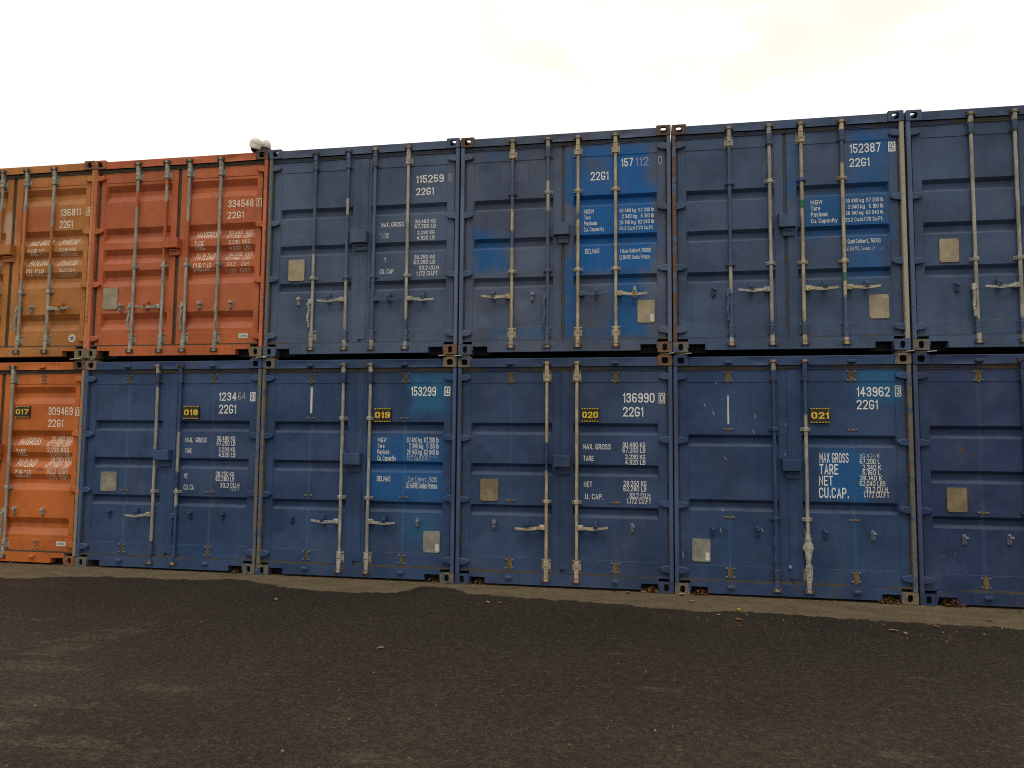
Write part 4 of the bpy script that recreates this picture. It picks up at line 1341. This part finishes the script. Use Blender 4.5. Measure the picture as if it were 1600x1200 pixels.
# marks that belong to single doors
white = plain('white_sticker', (0.6, 0.58, 0.52), 0.6, 0.15, 40, 0.3)
ink = plain('dark_sticker_print', (0.05, 0.06, 0.10), 0.6, 0.2, 40, 0.3)
for key, (x0, z0, x1, z1) in {'U1': (2.098, 0.232, 2.225, 0.292), 'L0': (2.122, 0.232, 2.260, 0.290)}.items():
    root, doors, pm, bare = ALL[key]
    b = MB()
    b.box(x0, x1, 0.0465, 0.0495, z0, z1)
    b.cur = 1
    pv, pf = fit_text('CIMC', x0 + 0.018, z0 + 0.018, x1 - 0.018, z1 - 0.018)
    b.add([(x, 0.0455 + l, z) for x, z, l in pv], pf)
    b.build('maker_sticker', [white, ink], doors[False][0])
root, doors, pm, bare = ALL['U0']
b = MB()
cx, cz = 2.189, 0.263
b.prism([(cx + 0.052 * math.cos(2 * math.pi * k / 28), cz + 0.052 * math.sin(2 * math.pi * k / 28)) for k in range(28)], 0.0465, 0.0495)
b.cur = 1
for (dx, dz, w_, h_) in ((-0.017, 0.012, 0.011, 0.010), (0.015, 0.013, 0.011, 0.011), (-0.012, -0.015, 0.012, 0.010), (0.017, -0.013, 0.009, 0.011), (0, 0, 0.005, 0.018)):
    b.add([(cx + dx - w_, 0.0455, cz + dz - h_), (cx + dx + w_, 0.0455, cz + dz - h_ * 0.6), (cx + dx + w_ * 0.7, 0.0455, cz + dz + h_), (cx + dx - w_ * 0.8, 0.0455, cz + dz + h_ * 0.7)], [(0, 1, 2, 3)])
b.build('round_sticker', [white, ink], doors[False][0])
# scratches down to primer on the 021 container and its neighbour
for key, pts in {'L4': [(0.46, 2.30, 0.07, 0.2), (0.34, 2.05, 0.05, 0.5), (0.43, 1.96, 0.07, 0.3), (0.87, 1.93, 0.05, 0.1), (0.85, 1.76, 0.06, 0.35), (0.55, 1.47, 0.06, 0.5), (0.49, 0.69, 0.07, 0.25), (0.92, 0.71, 0.06, 0.45), (0.09, 0.42, 0.09, 0.1),
                        (1.17, 1.52, 0.04, 0.2), (0.52, 0.91, 0.03, 1.2), (1.18, 1.84, 0.03, 0.1)],
                 'L5': [(0.24, 0.50, 0.08, 0.1), (0.36, 0.52, 0.05, -0.5), (0.34, 0.46, 0.06, 0.9), (0.45, 0.44, 0.06, -0.7), (0.53, 0.50, 0.05, 0.2), (0.30, 0.36, 0.05, 1.4), (0.46, 0.36, 0.05, 0.6), (0.50, 0.55, 0.04, 1.3)]}.items():
    root, doors, pm, bare = ALL[key]
    dr, lf = doors[True]
    b = MB()
    rnd = random.Random(4)
    for (x, z, L, sl) in pts:
        wd = 0.0042 if key == 'L4' else 0.003
        a, c = (x - sl * L * 0.5, z + L * 0.5), (x + sl * L * 0.5, z - L * 0.5)
        mid = ((a[0] + c[0]) / 2 + rnd.uniform(-.004, .004), (a[1] + c[1]) / 2 - 0.01)
        qs = [a, (mid[0] - wd, mid[1]), c, (mid[0] + wd, mid[1])]
        b.add([(p, lf.y(p, q) - 0.0015, q) for p, q in qs], [(0, 1, 2, 3)])
    b.build('scratch_marks', lettering_mat('w' if key == 'L4' else 'x', (0.45, 0.46, 0.47) if key == 'L4' else (0.28, 0.30, 0.34), 2.0), dr)
# green bands on two rods of the container with the cream edge strip, and the bowed roof sheet of its neighbour
root, doors, pm, bare = ALL['U4']
for x, z in ((1.386, 1.615), (1.806, 0.800)):
    b = MB()
    b.cyl((x, 0.020, z - 0.045), (x, 0.020, z + 0.045), 0.0198, 14)
    b.build('tape_band', plain('green_tape', (0.03, 0.16, 0.075), 0.6, 0.35, 25, 0.3), doors[False][0], smooth=40)
root, doors, pm, bare = ALL['U5']
b = MB()
b.add([(0.95, 0.16, 2.575), (1.65, 0.16, 2.620), (2.36, 0.16, 2.575), (2.36, 5.8, 2.575), (1.65, 5.8, 2.62), (0.95, 5.8, 2.575)], [(0, 1, 4, 5), (1, 2, 3, 4), (0, 2, 1)])
b.build('roof_sheet', plain('pale_roof_sheet', (0.34, 0.32, 0.27), 0.6, 0.2, 6, 0.3), root)
# shredded tape round the right-hand rod of the 021 container
root, doors, pm, bare = ALL['L4']
b = MB()
rnd = random.Random(9)
n, m = 12, 22
vs = []
for i in range(m + 1):
    z = 0.68 - 0.40 * i / m
    q = i / m
    rr = 0.022 + 0.026 * math.exp(-((q - 0.36) / 0.22) ** 2) + 0.006 * rnd.random()
    for j in range(n):
        a = 2 * math.pi * j / n
        k = rr * (1 + 0.30 * mnoise.noise(Vector((math.cos(a) * 2, math.sin(a) * 2, q * 7))))
        vs.append((1.378 + k * math.cos(a), 0.018 + min(k, 0.03) * math.sin(a), z))
b.add(vs, [(i * n + j, i * n + (j + 1) % n, (i + 1) * n + (j + 1) % n, (i + 1) * n + j) for i in range(m) for j in range(n)])
for (x, z, dx, dz) in ((1.345, 0.60, -0.035, 0.05), (1.35, 0.66, -0.02, 0.08), (1.35, 0.36, -0.012, -0.09), (1.40, 0.36, 0.01, -0.11)):
    b.add([(x, 0.0, z), (x + 0.012, -0.002, z), (x + dx + 0.003, -0.012, z + dz), (x + dx, -0.012, z + dz)], [(0, 1, 2, 3)])
b.build('torn_tape', plain('grubby_tape', (0.34, 0.32, 0.25), 0.5, 0.4, 22, 0.4), doors[False][0], smooth=60)
b = MB()
b.cyl((1.196, 0.030, 0.33), (1.196, 0.046, 0.33), 0.018, 10)
b.build('bolt_head', plain('bolt_heads', (0.25, 0.26, 0.30), 0.4, 0.2, 60, 0.5), doors[False][0])

# ------------------------------------------------------------------ twistlocks between the two tiers
tl_m = plain('twistlock_steel', (0.16, 0.11, 0.07), 0.7, 0.4, 30, 0.3)
lev_m = plain('twistlock_lever_paint', (0.62, 0.60, 0.52), 0.5, 0.2, 30, 0.4)
LV = {("U0", 1): (-0.197, -0.057), ("U1", 1): (2.38, 2.498), ("U2", 0): (2.475, 2.50), ("U2", 1): (4.676, 4.753), ("U3", 0): (4.861, 4.953), ("U3", 1): (7.302, 7.358), ("U4", 0): (7.489, 7.544), ("U4", 1): (9.738, 9.807), ("U5", 0): (9.936, 10.023), ("U1", 0): (0.10, 0.13)}
low = {'U0': 'L0', 'U1': 'L1', 'U2': 'L2', 'U3': 'L3', 'U4': 'L4', 'U5': 'L5'}
who = {'U0': 'the ochre container 136811', 'U1': 'the orange container 334548', 'U2': 'container 115259', 'U3': 'container 157112', 'U4': 'container 152387', 'U5': 'the container beside 152387'}
nxt = {('U0', 1): 'next to 334548', ('U1', 0): 'next to 136811', ('U1', 1): 'next to 115259', ('U2', 0): 'next to 334548', ('U2', 1): 'next to 157112', ('U3', 0): 'next to 115259',
       ('U3', 1): 'next to 152387', ('U4', 0): 'next to 157112', ('U4', 1): 'at its pale edge strip', ('U5', 0): 'nearest the pale edge strip'}
for (k, side), (xa, xb) in LV.items():
    s = S[k]
    cx = s['x'] + (0.081 if not side else CW - 0.081)
    zc = SLOPE * (s['x'] + 1.219) + CH
    e = empty('twistlock', (cx, 0.09, zc), 'steel twistlock under the corner of %s %s' % (who[k], nxt[(k, side)]), 'twistlock', 'twistlocks between the two rows of containers')
    b = MB()
    b.box(-0.055, 0.055, -0.075, 0.07, 0.0025, GAP - 0.0035, 0.004)
    b.cyl((0, 0, -0.03), (0, 0, GAP + 0.03), 0.025, 12)
    b.build('lock_body', tl_m, e)
    b = MB()
    b.prism([(xa - cx, 0.010), (xb - cx, 0.016), (xb - cx, 0.024), (xa - cx, 0.017)], -0.125, -0.085, 0.002)
    b.build('lever', lev_m, e)

# ------------------------------------------------------------------ dome camera on the roof edge
cz0 = CH + GAP + CH + SLOPE * 1.2
e = empty('security_camera', (2.335, 0.05, cz0 - 0.015), 'white dome camera fixed on the roof corner of the brick orange container', 'security camera')
cw_ = plain('white_camera_shell', (0.66, 0.62, 0.52), 0.4, 0.06, 10, 0.5)
ck = plain('dark_camera_mount', (0.045, 0.032, 0.026), 0.6, 0.3, 20, 0.3)
gl = plain('smoked_lens', (0.012, 0.012, 0.014), 0.12, 0.1, 10, 0.6)
tilt = Matrix.Rotation(R(22), 3, 'Y') @ Matrix.Rotation(R(18), 3, 'X')
c0 = Vector((-0.080, -0.03, 0.098))


def tilted(b):
    b.v = [tuple(c0 + tilt @ Vector(v)) for v in b.v]
    return b


b = MB()
b.ball((0, 0, 0), 0.082, 0.082, 0.078, 24, 10, 0.0, math.pi / 2)
b.cyl((0, 0, 0), (0, 0, -0.045), 0.082, 24, 0.076)
tilted(b).build('camera_shroud', cw_, e, smooth=40)
b = MB()
b.ball((0, 0, -0.046), 0.060, 0.060, 0.062, 20, 8, math.pi / 2, math.pi)
tilted(b).build('lens_dome', gl, e, smooth=40)
b = MB()
b.ball((0.030, 0.02, 0.095), 0.060, 0.060, 0.072, 20, 12)
b.cyl((-0.02, 0.0, 0.10), (0.04, 0.02, 0.10), 0.05, 16, 0.056)
b.build('camera_housing', cw_, e, smooth=40)
b = MB()
b.cyl((0.02, 0.01, 0.0), (0.026, 0.015, 0.06), 0.045, 12, 0.050)
b.box(-0.05, 0.085, -0.03, 0.06, 0.015, 0.025)

b.box(0.066, 0.084, -0.03, 0.06, 0.011, 0.055, 0.003)
b.box(0.04, 0.0655, 0.0, 0.04, 0.011, 0.026)
b.build('camera_mount', ck, e)

# ------------------------------------------------------------------ ground
m, t, p, out = new_mat('damp_asphalt')
o = t.coord('Object')
q = t.xyz(o)
fc = t.node('ShaderNodeFloatCurve')
edge = [(-6, -0.75), (-0.24, -0.86), (0.4, -0.63), (1.13, -0.50), (1.94, -0.48), (2.25, -0.34), (2.45, -0.32), (2.7, -0.45), (3.0, -0.55), (3.6, -0.70), (4.3, -0.66), (4.50, -0.45), (4.62, -0.22), (4.95, -0.25),
        (5.12, -0.45), (5.38, -0.52), (6.34, -0.60), (7.0, -0.70), (7.6, -0.76), (8.2, -0.72), (9.3, -0.82), (10.4, -0.84), (18, -0.9)]
cv = fc.mapping.curves[0]
fc.mapping.clip_min_x, fc.mapping.clip_max_x = 0, 1
pts = [((x + 6) / 24.0, -y / 2.0) for x, y in edge]
cv.points[0].location = pts[0]
cv.points[1].location = pts[-1]
for pt in pts[1:-1]:
    cv.points.new(*pt)
fc.mapping.update()
t.put(fc.inputs['Value'], t.math('DIVIDE', t.math('ADD', q[0], 6.0), 24.0, clamp=True))
yb = t.math('MULTIPLY', fc.outputs[0], -2.0)
wob = t.math('MULTIPLY', t.math('SUBTRACT', t.noise(t.scaled(o, (1.6, 1.6, 1)), 3.0, 7, 0.68), 0.5), 0.36)
dd = t.math('SUBTRACT', t.math('ADD', q[1], wob), yb)
dry = t.ramp(t.math('ADD', dd, t.math('MULTIPLY', t.math('SUBTRACT', t.noise(o, 16, 5, 0.7), 0.5), 0.10)), -0.014, 0.016)


def blob(x, y, rx, ry):
    a = t.math('POWER', t.math('DIVIDE', t.math('SUBTRACT', q[0], x), rx), 2)
    c = t.math('POWER', t.math('DIVIDE', t.math('SUBTRACT', q[1], y), ry), 2)
    return t.math('EXPONENT', t.math('MULTIPLY', t.math('ADD', a, c), -1.0))


big = t.noise(o, 0.55, 5, 0.6)
mid = t.noise(t.scaled(o, (1.0, 2.2, 1)), 2.2, 6, 0.66)
fine = t.noise(o, 130, 3, 0.7)
grit = t.noise(o, 55, 4, 0.7)
near = t.ramp(q[1], -1.4, -4.4)
wet = t.mix(near, (0.032, 0.0222, 0.0158), (0.060, 0.0465, 0.0305))
wet = t.mix(t.ramp(big, 0.38, 0.62), wet, (0.042, 0.031, 0.0215))
bl = blob(2.65, -3.05, 0.22, 0.95)
for (x, y, rx, ry, k) in ((2.0, -3.2, 0.5, 0.18, 0.8), (3.9, -3.85, 0.45, 0.12, 0.7), (7.6, -4.25, 0.5, 0.13, 0.6), (6.76, -2.47, 0.35, 0.12, 0.35), (5.3, -4.0, 0.3, 0.07, 0.5), (3.3, -4.6, 0.6, 0.25, 0.7), (9.6, -3.4, 0.9, 0.10, 0.4), (0.25, -1.1, 0.28, 0.16, 0.8), (4.6, -4.9, 0.5, 0.2, 0.5), (3.3, -4.25, 0.45, 0.14, 0.9), (4.05, -4.75, 0.4, 0.12, 0.9), (5.7, -4.6, 0.3, 0.06, 0.8), (8.4, -4.0, 0.25, 0.06, 0.7), (1.6, -2.4, 0.6, 0.12, 0.6), (2.9, -3.6, 0.5, 0.10, 0.8), (6.9, -3.2, 0.8, 0.05, 0.5), (8.6, -2.6, 0.5, 0.05, 0.4)):
    bl = t.math('ADD', bl, t.math('MULTIPLY', blob(x, y, rx, ry), k * 1.2))
pale = t.math('MULTIPLY', t.ramp(t.math('ADD', mid, t.math('MULTIPLY', bl, 0.22)), 0.60, 0.74), 0.75)
pale = t.math('MULTIPLY', pale, t.ramp(t.noise(t.scaled(o, (1, 2.4, 1)), 9, 6, 0.75), 0.40, 0.60, 0.15, 1.0))
wet = t.mix(pale, wet, (0.125, 0.098, 0.064))
dryc = t.mix(t.ramp(mid, 0.35, 0.65), (0.150, 0.113, 0.068), (0.200, 0.155, 0.096))
dryc = t.mix(t.math('MULTIPLY', t.ramp(t.noise(o, 9, 5, 0.7), 0.56, 0.68), 0.5), dryc, (0.075, 0.058, 0.038))
c = t.mix(dry, wet, dryc)
c = t.mix(t.math('MULTIPLY', t.ramp(dry, 0, 1, 1.0, 0.4, False), t.ramp(grit, 0.50, 0.66, 0, 0.7)), c, (0.020, 0.017, 0.014))
c = t.mix(t.ramp(fine, 0.54, 0.70, 0, 0.7), c, (0.17, 0.15, 0.11))
g3 = t.noise(o, 30, 5, 0.75)
gk = t.ramp(dry, 0, 1, 1.0, 0.35, False)
c = t.mix(t.math('MULTIPLY', gk, t.ramp(g3, 0.41, 0.59, 0.52, 0.0)), c, (0.012, 0.010, 0.008))
c = t.mix(t.ramp(t.noise(t.vmath('ADD', o, (5, 3, 0)), 27, 5, 0.75), 0.55, 0.68, 0, 0.62), c, (0.115, 0.100, 0.074))
vo = t.node('ShaderNodeTexVoronoi')
t.put(vo.inputs['Vector'], o)
vo.inputs['Scale'].default_value = 95
c = t.mix(t.math('MULTIPLY', t.ramp(vo.outputs['Distance'], 0.20, 0.10), t.ramp(t.noise(o, 40, 2), 0.56, 0.64)), c, (0.20, 0.18, 0.135))
vs2 = t.node('ShaderNodeTexVoronoi')
t.put(vs2.inputs['Vector'], o)
vs2.inputs['Scale'].default_value = 13
spk = t.math('MULTIPLY', t.ramp(vs2.outputs['Distance'], 0.075, 0.05), t.ramp(t.xyz(vs2.outputs['Color'])[0], 0.72, 0.75))
c = t.mix(t.math('MULTIPLY', spk, 0.8), c, (0.34, 0.31, 0.25))
rg = t.mix(dry, t.ramp(big, 0.3, 0.7, 0.62, 0.8), (0.9, 0.9, 0.9))
h = t.math('ADD', t.math('MULTIPLY', t.math('SUBTRACT', 1.0, vo.outputs['Distance']), 0.6), t.math('MULTIPLY', grit, 0.8))
setp(t, p, c, rg, 0.10, 0, t.bump(h, 0.9, 0.014))
b = MB()
xs = [-60, -30, -12, -6, 0, 4, 8, 12, 20, 40, 70]
ys = [-60, -30, -14, -8, -4, -2, 0, 8, 20, 60]
n = len(xs)
b.add([(x, y, SLOPE * x) for y in ys for x in xs], [(j * n + i, j * n + i + 1, (j + 1) * n + i + 1, (j + 1) * n + i) for j in range(len(ys) - 1) for i in range(n - 1)])
tag(b.build('ground', m), kind='structure')


# ------------------------------------------------------------------ fallen leaves and grit
def leaf_mesh(b, pos, size, rz, curl, rnd, tilt=0.0):
    out = [(0, -0.5), (0.22, -0.30), (0.32, 0.0), (0.22, 0.30), (0.0, 0.55), (-0.24, 0.28), (-0.30, -0.02), (-0.2, -0.32)]
    rot = Matrix.Rotation(rz, 3, 'Z') @ Matrix.Rotation(tilt, 3, 'X')
    vs = [rot @ Vector((0, 0.0, 0.0))]
    for (x, y) in out:
        x *= rnd.uniform(0.75, 1.2)
        vs.append(rot @ Vector((x * size, y * size, size * (curl * abs(x) * 2.2 + curl * y * y * 1.2 + rnd.uniform(0, 0.05)))))
    vs.append(rot @ Vector((0.02 * size, -0.85 * size, 0.04 * size)))
    vs = [v + Vector(pos) for v in vs]
    b.add(vs, [(0, i + 1, (i + 1) % 8 + 1) for i in range(8)] + [(1, 9, 2)])


LM = [plain('tan_leaf', (0.30, 0.20, 0.10), 0.7, 0.3, 40, 0.3), plain('russet_leaf', (0.20, 0.085, 0.035), 0.7, 0.3, 40, 0.3), plain('yellow_leaf', (0.36, 0.24, 0.06), 0.7, 0.3, 40, 0.3), plain('brown_leaf', (0.09, 0.05, 0.026), 0.8, 0.35, 40, 0.2)]
rnd = random.Random(21)
LEAVES = [(3.366, -1.257, 0.055, 0, 'tan leaf alone on dark asphalt in front of the 019 door'), (7.93, -0.693, 0.075, 2, 'yellow leaf at the wet edge in front of the 021 container'), (7.886, -1.10, 0.065, 1, 'russet leaf on dark asphalt out from the 021 door'),
          (7.72, -0.95, 0.055, 0, 'tan leaf near the yellow one in front of the 021 door'), (9.171, -1.21, 0.075, 0, 'larger tan leaf of a pair on the dark asphalt'), (9.245, -1.30, 0.06, 0, 'smaller tan leaf of a pair on the dark asphalt'),
          (9.598, -0.978, 0.07, 1, 'russet leaf on asphalt in front of the dark navy container'), (5.007, -2.693, 0.055, 0, 'tan leaf farthest out on the open asphalt'), (5.47, -0.883, 0.065, 2, 'pale yellow leaf on asphalt in front of the 020 plate'),
          (5.60, -0.916, 0.05, 1, 'orange brown leaf beside the pale yellow leaf near 020'), (7.496, -0.40, 0.075, 0, 'tan leaf on the pale strip by the corner of the 021 container'), (10.186, -0.605, 0.08, 1, 'rust coloured leaf on the pale strip by the last container'),
          (7.42, -0.09, 0.08, 0, 'pale leaf lying against the corner foot of the 021 container'), (6.85, -0.10, 0.07, 0, 'tan leaf at the sill of the 020 container')]
for (x, y, sz, mi, lab) in LEAVES:
    b = MB()
    b.cur = 0
    leaf_mesh(b, (0, 0, 0), sz, rnd.uniform(0, 6.28), rnd.uniform(0.15, 0.4), rnd)
    o_ = b.build('fallen_leaf', LM[mi])
    o_.location = (x, y, SLOPE * x + 0.006)
    tag(o_, lab, 'leaf', 'fallen leaves on the asphalt')
HEAPS = [(5.16, 34, 0.05, 0.05, 'brown leaf litter in the sill pocket at the plate side of the 020 container'), (7.09, 90, 0.085, 0.07, 'thick brown leaf litter in the sill pocket between 020 and 021'), (7.62, 60, 0.07, 0.07, 'brown leaf litter in the pocket under the data plate of 021'),
         (9.50, 110, 0.09, 0.075, 'copper leaf litter in the pocket beside the worn tan casting of 021'), (10.12, 110, 0.09, 0.085, 'copper leaf litter in the pocket of the dark navy container'), (2.18, 14, 0.05, 0.03, 'few dark leaves in the pocket of the 018 container'), (4.62, 22, 0.05, 0.035, 'few dark leaves in the pocket of the 019 container')]
for (x, n, wd, hh, lab) in HEAPS:
    b = MB()
    for k in range(n):
        b.cur = rnd.choice([0, 1, 1, 3, 3, 3])
        px = rnd.gauss(0, wd * 0.75)
        px = max(-0.085, min(0.085, px))
        py = rnd.uniform(-0.02, 0.12)
        pz = 0.004 + rnd.random() * 0.7 * hh * max(0.1, 1 - abs(px) / 0.12) * (1 if py > 0 else 0.25)
        leaf_mesh(b, (px, py, pz), rnd.uniform(0.025, 0.05), rnd.uniform(0, 6.28), rnd.uniform(0.2, 0.6), rnd, rnd.uniform(-1.0, 1.0) * (1 if py > 0 else 0.2))
    o_ = b.build('leaf_litter', LM)
    o_.location = (x, 0.0, SLOPE * x)
    tag(o_, lab, 'leaf litter', 'leaf litter in the sill pockets', 'stuff')
b = MB()
for k in range(330):
    # debris along the foot of the row
    x = rnd.uniform(-1, 11)
    y = -abs(rnd.gauss(0.0, 0.05)) - 0.005
    if k > 235:
        x, y = rnd.uniform(7.2, 11), rnd.uniform(-1.5, -0.75)
    elif k > 150:
        x, y = rnd.uniform(0, 11), rnd.uniform(-5.5, -0.9)
    b.cur = rnd.choice([0, 1, 3, 3, 0])
    if rnd.random() < 0.25 and k <= 150:
        leaf_mesh(b, (x, y, SLOPE * x + 0.004), rnd.uniform(0.015, 0.04), rnd.uniform(0, 6.28), 0.3, rnd)
    else:
        s_ = rnd.uniform(0.003, 0.008)
        z = SLOPE * x
        b.add([(x - s_, y - s_ * .7, z), (x + s_, y - s_, z), (x + s_ * .6, y + s_, z), (x - s_ * .8, y + s_ * .8, z), (x, y, z + s_ * 1.1)], [(0, 1, 4), (1, 2, 4), (2, 3, 4), (3, 0, 4)])
tag(b.build('gravel', LM), 'loose grit and leaf crumbs scattered over the asphalt', 'grit', None, 'stuff')
